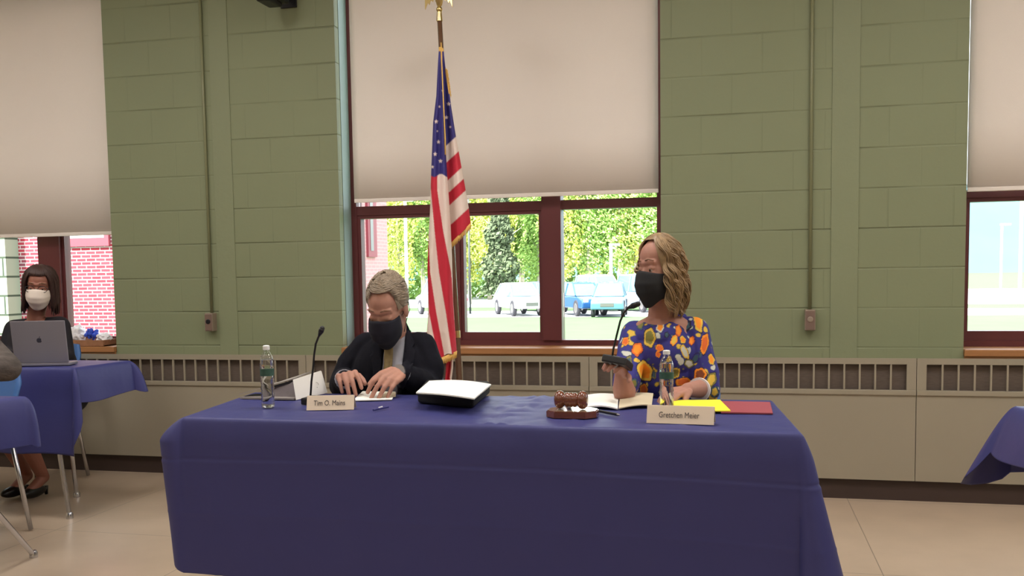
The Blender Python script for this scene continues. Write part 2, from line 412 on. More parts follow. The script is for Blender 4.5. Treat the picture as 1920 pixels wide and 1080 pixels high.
# windows
FY = .17
def window(idx, xa, xb, bars, rail_z, glass_bottoms, right_thin):
    root = empty('window_%d' % idx, ((xa+xb)/2, FY, ZS), kind='structure')
    f = B(); w = .035
    f.box(xa, xa+w, FY, FY+.09, ZS, ZT).box(xb-w, xb, FY, FY+.09, ZS, ZT)
    f.box(xa+w, xb-w, FY, FY+.09, ZS, ZS+.03).box(xa+w, xb-w, FY, FY+.09, ZT-.06, ZT)
    for (a, c, k) in bars: f.box(a, c, FY-k, FY+.09, ZS+.03, ZT-.06)
    f.box(xa+w, xb-w, FY+.006, FY+.09, rail_z[0], rail_z[1])
    f.obj('window_frame', M_maroon, root)
    xs = [xa+w]+[e for (a, c, k) in bars for e in (a, c)]+[xb-w]
    for i in range(0, len(xs), 2):
        a, c = xs[i], xs[i+1]
        s = B(); t = .038 if not (right_thin and i == len(xs)-2) else .012
        gb = glass_bottoms; zb = ZS+.03; zt = rail_z[0]
        if t > .02:
            s.box(a, a+t*.55, FY+.012, FY+.07, zb, zt).box(c-t*.55, c, FY+.012, FY+.07, zb, zt)
            s.box(a+t*.55, c-t*.55, FY+.012, FY+.07, zb, zb+gb).box(a+t*.55, c-t*.55, FY+.012, FY+.07, zt-.02, zt)
            s.obj('sash', M_maroon, root)
        B().box(a+.001, c-.001, FY+.045, FY+.049, zb+.001, zt-.001).obj('pane', M_glass, root)
        B().box(a+.001, c-.001, FY+.045, FY+.049, rail_z[1]+.001, ZT-.061).obj('pane', M_glass, root)
    return root
def xz(px, py, yv=FY): p = Y(px, py, yv); return p.x, p.z
x843 = xz(850, 500)[0]; x868 = xz(869, 500)[0]; xm0 = xz(1017, 500)[0]; xm1 = xz(1053, 500)[0]
rail_t = xz(900, 380)[1]; rail_b = xz(940, 396)[1]
window(1, -2.249, -.406, [(x843-.005, x868-.022, .0), (xm0+.0, xm1, .015)], (rail_b, rail_t), .045, True)
lm0 = xz(76, 520)[0]; lm1 = xz(116, 520)[0]
window(2, -5.6, -3.757, [(lm0, lm1, .012)], (xz(160, 440)[1]+.12, xz(160, 440)[1]+.17), .02, False)
window(3, 1.105, 2.948, [(2.3, 2.38, .01)], (xz(1860, 370)[1], xz(1860, 355)[1]), .05, True)
for i, (a, c) in enumerate(OPEN):
    s = B(); s.box(a+.002, c-.002, -.028, FY+.01, ZS-.035, ZS, bev=.004)
    s.box(a-.0, c, -.03, -.001, ZS-.035-.0, ZS-.002, bev=.004)
    t = tag(s.obj('trim_%d' % (i+3), M_sill, smooth=False), kind='structure')
    s2 = B().box(a+.002, c-.002, -.016, -.001, ZS-.062, ZS-.0355, bev=.003)
    tag(s2.obj('trim_%d' % (i+6), M_sill), kind='structure')

M_jamb = mat('pale jamb paint', rgb(126, 142, 138), .5, var=.04)  # even grey-blue for the thin liners set inside the reveals
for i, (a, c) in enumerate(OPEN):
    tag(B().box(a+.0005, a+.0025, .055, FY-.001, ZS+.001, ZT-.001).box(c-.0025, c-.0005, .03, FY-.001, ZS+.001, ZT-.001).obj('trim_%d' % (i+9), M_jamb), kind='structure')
# roller shades
def shade(xa, xb, zb, ya, label):
    r = empty('roller_shade', ((xa+xb)/2, ya, zb), label=label, cat='window shade')
    n = 50; vs = []; fs = []
    for i in range(n+1):
        x = xa+(xb-xa)*i/n
        for z in (zb+.02, 1.9, 2.3, 2.7, ZT-.05):
            vs.append((x, ya+.004*math.sin(x*5+z*1.3)*(1 if z < 2.8 else 0), z))
    for i in range(n):
        for j in range(4): fs.append((i*5+j, (i+1)*5+j, (i+1)*5+j+1, i*5+j+1))
    o = B().add(vs, fs).obj('shade_fabric', M_shade, r, smooth=True, fix=False)
    so = o.modifiers.new('s', 'SOLIDIFY'); so.thickness = .0015
    B().box(xa, xb, ya-.005, ya+.005, zb, zb+.022, bev=.004).obj('hem_bar', M_shade, r)
    B().tube([(xa, ya, ZT-.03), (xb, ya, ZT-.03)], .022).obj('roller', M_rad, r, smooth=True)
    return r
SY = .085
zb = Y(950, 371, SY).z
shade(Y(657, 100, SY).x, Y(1234, 200, SY).x, zb, SY, 'cream roller shade pulled halfway down behind the flag, middle window')
shade(-5.56, -3.775, Y(150, 442, SY).z, SY, 'cream roller shade over the brick-view window, left edge of the photo')
shade(1.125, 2.93, Y(1870, 358, SY).z, SY, 'cream roller shade on the window at the right edge')

# radiator covers
UW = 1.607
for i, xa in enumerate((-5.584, -3.977, -2.37, -.763, .844, 2.451)):
    names = ['far left unit behind the laptop table', 'behind left bottle and balloon window, left green pier', 'behind the suited man and the flagpole', 'below the right green pier behind the woman in the printed blouse', 'last one at the right edge below the bright window', 'beyond the right edge']
    xb = min(xa+UW, X1-.01)
    labels = ['cream radiator cover at the left end behind the laptop table',
              'cream radiator cover under the left green pier, behind the left water bottle',
              'cream radiator cover under the middle window behind the seated man',
              'cream radiator cover behind the woman and the long bare stretch beside her',
              'cream radiator cover at the right edge under the right window',
              'cream radiator cover past the right window']
    if i == 5: continue
    r = empty('radiator_cover', ((xa+xb)/2, -.12, .104), label=labels[i], cat='radiator cover', group=None)
    r['group'] = 'radiator covers along the window wall'
    g = .0015
    b = B(); fr = -.25; zt = .709
    b.add([(x, y, z) for x in (xa+g, xb-g) for y, z in ((fr, zt-.012), (fr, zt), (-.001, zt-.022), (-.001, zt-.034))], [(0, 1, 2, 3), (7, 6, 5, 4), (0, 4, 5, 1), (1, 5, 6, 2), (2, 6, 7, 3), (3, 7, 4, 0)])
    b.box(xa+g, xb-g, fr, fr+.012, .679, zt-.012)
    b.box(xa+g, xa+.045, fr, fr+.012, .553, .679).box(xb-.045, xb-g, fr, fr+.012, .553, .679)
    b.box(xa+g, xb-g, fr, fr+.012, .104, .553)
    b.box(xa+g, xb-g, fr-.008, fr+.0, .528, .553, bev=.003)
    b.box(xa+g, xa+.01, fr+.012, -.001, .104, zt-.035).box(xb-.01, xb-g, fr+.012, -.001, .104, zt-.035)
    b.obj('casing', M_rad, r)
    B().box(xa+.011, xb-.011, -.222, -.212, .45, .69).obj('fins', M_radin, r)
    g0, g1 = xa+.045, xb-.045; n = 21
    for k in range(1, n):
        x = g0+(g1-g0)*k/n
        B().box(x-.0042, x+.0042, fr+.0005, fr+.011, .5535, .6785).obj('grille_bar', M_rad, r)

# conduits and outlets
for (pxt, pxb, pyb, yl, which) in ((378.6, 399, 585, .9, 'left'), (1525.5, 1518, 578, .9, 'right')):
    p = Y(pxb, pyb, 0)
    tp = Y(pxt, 0, 0)
    lab = 'thin vertical green conduit on the %s green pier above its outlet box' % which
    c = B().tube([(p.x, -.012, p.z-.005), (p.x, -.012, ZC-.002)], .0085, 12).obj('conduit', M_conduit, smooth=True)
    tag(c, lab, 'conduit')
    r = empty('outlet_box', (p.x, 0, p.z-.1), label='grey outlet box on the %s green pier at the foot of its conduit' % which, cat='outlet')
    w = .026; h = .108
    B().box(p.x-w, p.x+w, -.052, -.0006, p.z-.005-h, p.z-.0055, bev=.004).obj('box', M_outlet, r)
    B().box(p.x-w+.004, p.x+w-.004, -.0555, -.0525, p.z-h, p.z-.012, bev=.001).obj('cover_plate', M_outface, r)
    B().lathe([(.0145, 0), (.0145, .004), (.011, .0055), (.003, .0055)], (p.x, -.0553, p.z-.055), axis=(0, -1, 0)).obj('socket', M_outlet if which == 'right' else M_blackm, r)
# small dark device high on the left pier
p = Y(508, -25, -.22)
r = empty('wall_speaker', (p.x, 0, p.z), label='black device bracketed high on the left green pier at the top edge', cat='wall device')
B().box(p.x-.065, p.x+.02, p.y-.06, p.y+.1, p.z-.088, p.z+.09, bev=.012).obj('housing', M_blackm, r)
B().box(p.x+.01, p.x+.052, p.y-.03, p.y+.12, p.z-.067, p.z+.06, bev=.012).obj('side_lobe', M_blackm, r)
B().box(p.x-.02, p.x+.02, p.y+.1, -.0005, p.z-.02, p.z+.02).box(p.x-.05, p.x+.05, -.012, -.0008, p.z-.06, p.z+.06, bev=.002).obj('bracket', M_blackm, r)

# ceiling lights
for i, x in enumerate((-4.6, -2.6, -.6, 1.4, 3.2)):
    for j, y in enumerate((-2.2, -4.7, -7.2)):
        r = empty('ceiling_light', (x, y, ZC), label='recessed ceiling light panel above the room out of view', cat='ceiling light', group='ceiling light panels')
        B().box(x-.32, x+.32, y-.62, y+.62, ZC-.03, ZC-.001, bev=.004).obj('frame', M_ceil, r)
        B().box(x-.28, x+.28, y-.58, y+.58, ZC-.034, ZC-.0305).obj('diffuser', M_light, r)
        ld = bpy.data.lights.new('panel_lamp', 'AREA'); ld.shape = 'RECTANGLE'; ld.size = .55; ld.size_y = 1.15
        ld.energy = (27, 6, 4)[j]; ld.color = (1, .965, .935)
        lo = bpy.data.objects.new('panel_lamp', ld); COL.objects.link(lo); lo.parent = r; lo.location = (0, 0, -.04)

# ------------------------------------------------------------ tablecloths and tables
def cloth(name, cs, z, drop, flare, cflare, cdrop, N=(60, 30), M_=40, label='', seed=1, tau=.035, ripple=.006, creases=(), hem=1.0):
    cs = [Vector((a, c)) for a, c in cs]; rr = random.Random(seed)
    # order: front-left, front-right, back-right, back-left
    ns = []
    for i in range(4):
        e = cs[(i+1) % 4]-cs[i]; ns.append(Vector((e.y, -e.x)).normalized())
    per = []  # (base, dir, drop, F, G, s)
    K = 7; s = 0
    for i in range(4):
        j = (i-1) % 4
        for k in range(K+1):
            t = k/K; d = (ns[j]*(1-t)+ns[i]*t).normalized()
            w = math.sin(PI*t)
            F = flare[j][0]*(1-t)+flare[i][0]*t+cflare[i][0]*w; G = flare[j][1]*(1-t)+flare[i][1]*t+cflare[i][1]*w
            D = drop[j]*(1-t)+drop[i]*t+cdrop[i]*w
            per.append((cs[i], d, D, F, G, s)); s += .004
        n = N[i % 2]; a, c = cs[i], cs[(i+1) % 4]; L = (c-a).length
        for k in range(1, n):
            per.append((a.lerp(c, k/n), ns[i], drop[i], flare[i][0], flare[i][1], s+L*k/n))
        s += L
    ph = [rr.uniform(0, 6.28) for _ in range(5)]
    vs = []; fs = []; P = len(per)
    for j in range(M_+1):
        t = j/M_
        for (bp, d, D, F, G, q) in per:
            h = D*t
            rp = ripple*(math.sin(q*9+ph[0])+.6*math.sin(q*17+ph[1])+.35*math.sin(q*31+ph[2]+h*4))*min(1, h/.15)
            o = (F*(1-math.exp(-h/tau)) if hem == 1 else F*(1-(1-min(1, h/tau))**1.5))+G*h+rp
            for (hc, wd, am) in creases: o += am*math.exp(-((h-hc+.012*math.sin(q*2))/wd)**2)
            o += .0018*math.exp(-((q % .29-.14)/.006)**2)*min(1, h/.05)
            hh = h+(.01*math.sin(q*5+ph[3])+.006*math.sin(q*13+ph[4]))*t*hem
            rd = .006*(1-math.exp(-h/.004))
            vs.append((bp.x+d.x*(o+rd), bp.y+d.y*(o+rd), z-hh))
    for j in range(M_):
        for k in range(P):
            fs.append((j*P+k, (j+1)*P+k, (j+1)*P+(k+1) % P, j*P+(k+1) % P))
    # top
    n0 = len(vs); nx, ny = N
    for j in range(ny+1):
        for i in range(nx+1):
            u, v = i/nx, j/ny
            p = (cs[0]*(1-u)+cs[1]*u)*(1-v)+(cs[3]*(1-u)+cs[2]*u)*v
            e = min(u, 1-u, v, 1-v)
            dz = 0 if e < 1e-6 else (.013*abs(noise.noise(Vector((p.x*26, p.y*9, 4))))*math.exp(-((p.x+.66)/.11)**2) if hem < 1 else 0)+ .0022*noise.noise(Vector((p.x*9, p.y*14, seed)))+.0018*math.exp(-((p.x*1.0 % .3-.15)/.008)**2)
            vs.append((p.x, p.y, z+dz))
    for j in range(ny):
        for i in range(nx):
            a = n0+j*(nx+1)+i; fs.append((a, a+1, a+nx+2, a+nx+1))
    bb = B().add(vs, fs)
    o = bb.obj(name, M_cloth, fix=False)
    bm = bmesh.new(); bm.from_mesh(o.data); bmesh.ops.remove_doubles(bm, verts=bm.verts[:], dist=.0004); bmesh.ops.dissolve_degenerate(bm, edges=bm.edges[:], dist=1e-6)
    bmesh.ops.recalc_face_normals(bm, faces=bm.faces[:]); bm.to_mesh(o.data); bm.free()
    o.data.polygons.foreach_set('use_smooth', [True]*len(o.data.polygons)); o.data.set_sharp_from_angle(angle=R(60))
    so = o.modifiers.new('s', 'SOLIDIFY'); so.thickness = .0012; so.offset = -1
    tag(o, label, 'tablecloth')
    return o
def folding_table(cs, z, label, feet=None, inset=.03):
    c = sum((Vector(q) for q in cs), Vector((0, 0)))/4
    r = empty('folding_table', (c.x, c.y, 0), label=label, cat='table')
    q = [(Vector(p)-c)*(1-inset*.25)+c for p in cs]
    q = [tuple(p) for p in q]
    B().prism(q, z-.028, z-.0025).obj('tabletop', M_tabtop, r)
    for k in range(4):
        a = Vector(q[k])
        d = (c-a).normalized(); t = a+d*.14
        e = a+d*.06
        if feet and k in feet: t = Vector(feet[k][0]); e = Vector(feet[k][1])
        B().tube([(t.x, t.y, z-.028), (t.x+(e.x-t.x)*.4, t.y+(e.y-t.y)*.4, z*.4), (e.x, e.y, .012)], .011, 10).lathe([(.017, 0), (.017, .02), (.012, .03)], (e.x, e.y, 0), n=12).obj('leg', M_chrome, r, smooth='auto')
    return r
TZ = .737
DRP = TZ-Y(330, 1076, -2.70).z
mc = [(-1.62, -2.664), (.153, -2.70), (.10, -2.085), (-1.70, -2.08)]
cloth('tablecloth', mc, TZ, (DRP, DRP, .35, DRP-.03), ((.012, .035), (.012, .26), (.01, .05), (.078, -.08)), ((.0, .0), (.0, .03), (.02, 0), (.02, 0)), (.004, .03, 0, 0), N=(150, 60), M_=110,
      label='blue plastic cloth draped over the long front table', seed=3, ripple=.003, creases=((.125, .004, -.002), (.135, .006, .0012), (.29, .005, .001)), hem=.35, tau=.075)
folding_table(mc, TZ-.001, 'long folding table hidden under the blue cloth in front')
# lady's table (left, far)
lc = [(-4.6, -1.33), (-3.06, -1.292), (-3.02, -.93), (-4.6, -.93)]
cloth('tablecloth', lc, TZ, (.41, .155, .12, .12), ((.012, .06), (.015, .06), (.01, .1), (.02, .1)), ((0, 0), (.02, .06), (.03, .14), (0, 0)), (0, .02, .03, 0), N=(80, 30), M_=50,
      label='blue cloth on the table under the open laptop, far left', seed=5, ripple=.007)
folding_table(lc, TZ-.001, 'folding table under the laptop with chrome legs showing below its blue cloth', feet={1: ((-3.22, -1.25), (-3.148, -1.265)), 2: ((-3.36, -.98), (-3.42, -.86))})
# near left table
nc = [(-4.0, -2.95), (-2.66, -2.74), (-2.50, -2.285), (-4.0, -2.32)]
cloth('tablecloth', nc, TZ, (.4, .17, .15, .15), ((.012, .12), (.02, .02), (.02, .03), (.02, .05)), ((0, 0), (.0, .02), (.01, .02), (0, 0)), (0, .04, .02, 0), N=(70, 30), M_=50,
      label='blue cloth on the near left table cut by the photo edge', seed=9, ripple=.007)
folding_table(nc, TZ-.001, 'near left folding table with splayed chrome leg below its blue cloth', feet={2: ((-2.80, -2.3), (-2.858, -1.86)), 1: ((-3.0, -2.6), (-2.93, -2.62))})
# right table
rc = [(.86, -3.0), (2.3, -3.0), (2.3, -2.2), (.80, -2.13)]
cloth('tablecloth', rc, TZ, (.2, .3, .2, .13), ((.012, .12), (.02, .1), (.02, .1), (.015, .35)), ((0, .1), (0, 0), (0, 0), (.0, .30)), (.03, 0, 0, .09), N=(70, 30), M_=40,
      label='blue cloth corner of the table at the right edge', seed=12, ripple=.006)
folding_table(rc, TZ-.001, 'folding table mostly out of view at the right edge')

# ------------------------------------------------------------ chairs
def chair(x, y, rz, label, zs=.45, hb=.80):
    r = empty('stacking_chair', (x, y, 0), rz, label=label, cat='chair')
    def ob(b, n, m, sm=True):
        me = b.obj(n, m, None, smooth=sm); me.parent = r; return me
    # local: sitter looks to -y
    n = 12; vs = []; fs = []
    for i in range(n+1):
        for j in range(n+1):
            u = i/n*2-1; v = j/n*2-1
            vs.append((u*.2, v*.2, zs+.02*(u*u)+.012*max(0, -v-.6)*-2))
    for i in range(n):
        for j in range(n): a = i*(n+1)+j; fs.append((a, a+n+1, a+n+2, a+1))
    o = ob(B().add(vs, fs), 'seat', M_bluechair); s = o.modifiers.new('s', 'SOLIDIFY'); s.thickness = .012; s.offset = 1
    vs = []; fs = []
    for i in range(n+1):
        for j in range(n+1):
            u = i/n*2-1; v = j/n
            w = .19*(1-.12*max(0, v-.7)/.3*abs(u)); vs.append((u*w, .21-.035*u*u+.07*v, zs+.13+(hb-zs-.13)*v))
    for i in range(n):
        for j in range(n): a = i*(n+1)+j; fs.append((a, a+n+1, a+n+2, a+1))
    o = ob(B().add(vs, fs), 'backrest', M_bluechair); s = o.modifiers.new('s', 'SOLIDIFY'); s.thickness = .012
    for sx in (-1, 1):
        ob(B().tube([(sx*.17, -.17, zs-.01), (sx*.2, -.2, .008)], .0105), 'leg', M_chrome)
        ob(B().tube([(sx*.17, .16, zs-.01), (sx*.2, .22, .008)], .0105), 'leg', M_chrome)
        ob(B().tube([(sx*.165, .0, zs-.012), (sx*.172, .19, zs), (sx*.178, .225, zs+.1), (sx*.178, .25, hb-.12)], .0105), 'back_post', M_chrome)
    return r

# ------------------------------------------------------------ people
def headmat(c, yaw, pitch, roll, sc):
    """face looks along local -y; yaw>0 turns toward picture left"""
    return Matrix.Translation(c) @ Matrix.Rotation(yaw, 4, 'Z') @ Matrix.Rotation(roll, 4, 'Y') @ Matrix.Rotation(pitch, 4, 'X') @ Matrix.Diagonal((sc[0], sc[1], sc[2], 1))
def add_head(b, m, lids=False, jaw=1.0):
    b.ell((0, .014, .032), (.073, .094, .084), m=m)
    b.ell((0, -.03, -.015), (.06, .062, .085), m=m)
    b.ell((0, -.02, .045), (.062, .068, .055), m=m)
    b.ell((0, -.038, -.082), (.042*jaw, .046, .038), m=m)
    b.ell((-.03, -.015, -.06), (.03, .05, .045), m=m); b.ell((.03, -.015, -.06), (.03, .05, .045), m=m)
    b.chain([((0, -.085, .008), .007), ((0, -.1, -.018), .009), ((0, -.108, -.034), .012)], m=m)
    b.ell((-.011, -.1, -.037), .009, m=m); b.ell((.011, -.1, -.037), .009, m=m)
    b.chain([((-.042, -.066, .026), .011), ((-.02, -.08, .028), .012), ((0, -.083, .024), .011), ((.02, -.08, .028), .012), ((.042, -.066, .026), .011)], m=m)
    for s in (-1, 1):
        b.ell((s*.036, -.062, -.03), (.024, .024, .022), m=m)
        b.ell((s*.074, .012, -.008), (.009, .02, .032), m=m)
        if not lids: b.ell((s*.031, -.0725, .0065), (.0165, .0145, .0095), m=m); b.ell((s*.031, -.0715, -.0085), (.016, .0135, .0065), m=m)
        if lids: b.ell((s*.031, -.072, .001), (.0175, .015, .0125), m=m)
    b.chain([((-.018, -.088, -.063), .006), ((0, -.093, -.061), .008), ((.018, -.088, -.063), .006)], m=m)
    b.chain([((-.015, -.087, -.072), .006), ((0, -.091, -.073), .008), ((.015, -.087, -.072), .006)], m=m)
def add_eyes(root, m, open_=True):
    for s in (-1, 1):
        if open_:
            e = B().ell((s*.031, -.0735, .0), .0118, m=m).obj('eye', M_eyew, root, smooth=True)
            B().ell((s*.031, -.0835, .0), (.0055, .003, .0055), m=m).obj('iris', M_iris, e, smooth=True)
        b = B().chain([((s*.015, -.0935, .034), .0022), ((s*.031, -.0905, .038), .0026), ((s*.05, -.0765, .032), .0018)], m=m)
        b.obj('eyebrow', M_brow, root, smooth=True)
def add_mask(root, m, mt, z0=-.004, z1=-.13, w=.067, dep=.118, notch=.012, straps=True, strap_m=None, taper=.24, wp=.6):
    n, k = 28, 16; vs = []; fs = []
    for lay in (0, 1):
        for j in range(k+1):
            v = j/k
            for i in range(n+1):
                th = (i/n*2-1)*R(84); c = math.cos(th)
                zt = z0-notch*(abs(math.sin(th))**1.5)+.004*c; zb = z1+.03*(abs(math.sin(th))**2.3)
                z = zt+(zb-zt)*v
                prof = 1.0-.10*abs(v-.38)*2 - taper*max(0, v-.6)/.4
                if v < .2: prof -= .05*(1-v/.2)
                o = lay*.003
                pl = .0012*math.sin(v*PI*7)
                vs.append(((w*prof**wp-o)*math.sin(th), -((dep*prof-.0-o+pl)*c**.62)-.004+.012*(v > .85)*0, z))
    L = (n+1)*(k+1)
    for j in range(k):
        for i in range(n):
            a = j*(n+1)+i; fs.append((a, a+1, a+n+2, a+n+1)); fs.append((L+a, L+a+n+1, L+a+n+2, L+a+1))
    for i in range(n):
        fs.append((i, i+L, i+1+L, i+1)); a = k*(n+1)+i; fs.append((a, a+1, a+1+L, a+L))
    for j in range(k):
        a = j*(n+1); fs.append((a, a+n+1, a+n+1+L, a+L)); a += n; fs.append((a, a+L, a+n+1+L, a+n+1))
    o = B().add(vs, fs, m).obj('face_mask', mt, root, smooth=True)
    if straps:
        for s in (-1, 1):
            B().tube([(s*w*.97, -.012, z0-notch-.008), (s*.079, .01, .022), (s*.082, .03, .012), (s*.081, .034, -.02), (s*.07, .012, -.05), (s*w*.9, -.012, z1+.04)], .0016, 6, m=m).obj('ear_loop', strap_m or mt, o, smooth=True)
    return o
def hand(b, W, d, n, t, curls, s=1.0, thumb=(.9, .35), spread=.14, palm=.085, thumb_curl=.5, r0=1.0):
    """W wrist, d toward the fingers, n back of hand, t toward the thumb; curls: per finger radians per joint"""
    W = Vector(W); d = Vector(d).normalized(); n = Vector(n); n = (n-d*n.dot(d)).normalized(); t = Vector(t); t = (t-d*t.dot(d)-n*t.dot(n)).normalized()
    offs = (.030, .010, -.010, -.029); lens = (.078, .088, .082, .064); pl = (palm, palm*1.04, palm*.99, palm*.9)
    tips = []
    for i in range(4):
        base = W+(d*pl[i]+t*offs[i])*s
        b.chain([(W+t*offs[i]*.55*s+d*.01*s, .0135*s), (W+(d*pl[i]*.55+t*offs[i]*.85)*s, .0125*s), (base, .0105*s*r0)], n=10)
        fd = (d+t*(offs[i]/.03)*spread).normalized(); p = base; rad = .0094*s*r0*(.88 if i == 3 else 1)
        pr = [(p, rad*1.06)]; ang = 0
        for k, fr in enumerate((.45, .30, .25)):
            ang += curls[i][k]
            q = fd*math.cos(ang)-n*math.sin(ang); p = p+q*lens[i]*fr*s; rad *= .93; pr.append((p, rad))
        b.chain(pr, n=10); tips.append(p)
    tb = W+(d*.022+t*.024)*s; td = (d*thumb[0]+t*thumb[1]-n*.25).normalized()
    p1 = tb+td*.038*s; q2 = (td-n*thumb_curl*.6-t*thumb_curl*.25).normalized(); p2 = p1+q2*.032*s; p3 = p2+(q2-t*.2).normalized()*.024*s
    b.chain([(tb, .0145*s), (p1, .0118*s), (p2, .0102*s), (p3, .0086*s)], n=10)
    return tips
def strand(b, pts, r, n=5):
    rs = [r*(.65+.35*math.sin(PI*min(1, .15+i/(len(pts)-1)*.85))) for i in range(len(pts))]; rs[-1] = r*.25
    b.tube(pts, rs, n)

F2C = lambda p: Vector((CPOS.x-p.x, CPOS.y-p.y, 0)).normalized()
# ---------------- man
def build_man():
    yv = -1.92
    P = lambda x, y, dy=0: Y(x, y, yv+dy)
    hc = P(727, 578, -.05)
    hip = Vector((hc.x+.04, -1.80, .52))
    root = empty('person', (hip.x, hip.y, 0), label='seated man in dark suit and navy mask bowing over papers', cat='person')
    m = headmat(hc, R(-2), R(26), R(2), (.86, .97, 1.0))
    b = B(); add_head(b, m, lids=True)
    nk = P(735, 640, .03)
    b.chain([(m@Vector((0, .03, -.05)), .05), (nk, .052), (nk+Vector((0, .03, -.06)), .06)])
    shL = P(690, 652, .06); shR = P(788, 652, .06)
    chest = P(742, 690, .05)
    b.chain([(shL, .05), (nk+Vector((0, .04, -.07)), .07), (shR, .05)])
    b.ell(chest, (.12, .09, .13)); b.ell((hip+chest)/2, (.115, .09, .15)); b.ell(hip, (.13, .11, .1))
    elL = P(642, 722, .03); wL = Y(646, 710, -2.09)
    elR = P(806, 722, .02); wR = Y(751, 700, -2.10)
    b.chain([(shL, .045), (elL, .036), (wL, .024)]); b.chain([(shR, .045), (elR, .036), (wR, .024)])
    # hands; picture-left hand: knuckles high, fingers down to the table
    kn = Y(652, 697, -2.19)
    d = (kn-wL).normalized()
    hand(b, wL, d, Vector((0, -.3, 1)), Vector((1, 0, .0)), ((.75, .5, .1), (1.1, .35, .1), (1.1, .4, .1), (1.15, .4, .1)), s=.98, thumb=(.8, .5), thumb_curl=.9, spread=.1)
    kn2 = Y(722, 716, -2.20)
    d2 = (kn2-wR).normalized()
    hand(b, wR+Vector((0, 0, .005)), d2, Vector((.25, -.75, .7)), Vector((-.5, .5, .7)), ((.5, .6, .2), (.55, .5, .2), (.5, .5, .2), (.45, .5, .2)), s=1.0, thumb=(.7, .4), thumb_curl=.6, spread=.12)
    for s in (-1, 1):
        k = Vector((hip.x+s*.1, -2.25, .52)); an = Vector((hip.x+s*.1, -2.22, .09))
        b.chain([(hip+Vector((s*.07, 0, 0)), .085), (k, .058), (an, .036), (an+Vector((0, -.1, -.05)), .03)])
    b.obj('body', M_skinm, root, remesh=.0032, smoothing=3)
    # jacket
    j = B(); c2 = nk+Vector((0.0, .035, -.055))
    j.chain([(shL+Vector((-.0, 0, .002)), .058), (c2+Vector((-.035, .0, .0)), .06), (c2+Vector((.04, 0, .0)), .06), (shR, .058)])
    j.ell(P(715, 705, .05), (.105, .115, .15)); j.ell(P(765, 705, .05), (.105, .115, .15)); j.ell(P(742, 668, .06), (.135, .10, .09))
    j.ell((hip+chest)/2+Vector((0, 0, -.02)), (.16, .13, .19)); j.ell(hip+Vector((0, .02, .03)), (.16, .13, .13))
    cuL = wL+(elL-wL).normalized()*.012+Vector((-.003, .008, .0)); cuR = wR+(elR-wR).normalized()*.03
    j.chain([(shL, .06), (P(660, 685, .05), .058), (elL+Vector((0, 0, .0)), .052), (P(646, 712, -.06), .045), (cuL, .038)])
    j.chain([(shR, .06), (P(803, 690, .04), .058), (elR+Vector((-.01, 0, 0)), .055), (P(785, 715, -.08), .048), (cuR, .04)])
    # collar roll
    j.chain([(nk+Vector((-.05, -.02, -.03)), .02), (nk+Vector((-.045, .05, .005)), .022), (nk+Vector((.045, .05, .01)), .022), (nk+Vector((.058, -.02, -.03)), .02)])
    jo = j.obj('suit_jacket', M_suit, root, remesh=.005, smoothing=5)
    for v in jo.data.vertices:
        w = v.co
        v.co = w+v.normal*(.004*noise.noise(Vector((w.x*14, w.y*14, w.z*9)))+.003*noise.noise(Vector((w.x*34, w.y*30, w.z*16))))
    bv = world_bvh(jo)
    patch(bv, [(718, 638), (722, 652), (717, 690), (712, 725), (722, 745), (744, 745), (752, 700), (760, 640), (762, 600), (750, 612), (738, 636)], 5, .006, .01).obj('shirt', M_shirt, root, smooth=True)
    patch(bv, [(722, 648), (737, 648), (738, 662), (736, 690), (731, 712), (724, 706), (720, 690), (722, 662)], 4, .013, .009).obj('tie', M_tie, root, smooth=True)
    patch(bv, [(712, 628), (718, 640), (716, 665), (713, 690), (707, 725), (700, 730), (700, 690), (694, 668), (700, 662), (696, 655), (704, 630)], 5, .012, .008).obj('lapel', M_suit, root, smooth=True)
    patch(bv, [(760, 600), (767, 615), (778, 645), (772, 652), (780, 660), (768, 700), (752, 742), (746, 742), (753, 700), (759, 650)], 5, .012, .008).obj('lapel', M_suit, root, smooth=True)
    # cuffs
    for w, e in ((wL, elL), (wR, elR)):
        ax = (w-e).normalized(); c = w+ax*(-.004)
        B().tube([c-ax*.012, c+ax*.008], [.036, .033], 18).obj('shirt_cuff', M_shirt, root, smooth='auto')
    ax = (wR-elR).normalized()
    B().tube([wR+ax*.012, wR+ax*.02], [.028, .0275], 18).obj('wristwatch_band', M_steel, root, smooth='auto')
    t = B()
    for s in (-1, 1):
        k = Vector((hip.x+s*.1, -2.25, .52)); an = Vector((hip.x+s*.1, -2.22, .11))
        t.chain([(hip+Vector((s*.07, 0, -.01)), .1), (k, .075), (an, .055)])
    t.ell(hip, (.165, .13, .1)); t.obj('trousers', M_trous, root, remesh=.008, smoothing=4)
    for s in (-1, 1):
        an = Vector((hip.x+s*.1, -2.27, .045))
        B().ell(an+Vector((0, -.03, -.008)), (.042, .12, .036)).obj('shoe', M_shoe, root, smooth=True)
    add_eyes(root, m, open_=False)
    add_mask(root, m, M_maskn, z0=-.0, z1=-.128, w=.069, dep=.12)
    # hair
    h = B(); cap = []
    def scalp(az, el, k=1.0):
        # az 0 = face, el from horizontal
        return Vector((math.sin(az)*math.cos(el)*.076*k, .014-math.cos(az)*math.cos(el)*.097*k, .034+math.sin(el)*.088*k))
    rr = random.Random(4)
    nA, nE = 48, 16; vs = []; fs = []
    for i in range(nA):
        az = i/nA*2*PI-PI; face = max(0, math.cos(az))
        lo = -.55+1.28*min(1, (face/.75))**1.4 if face > 0 else -.55
        if abs(abs(az)-R(75)) < R(16): lo = min(lo, -.25)
        for j in range(nE+1):
            el = lo+(PI/2-lo)*j/nE
            vs.append(scalp(az, el, 1.03+.03*math.sin(el)))
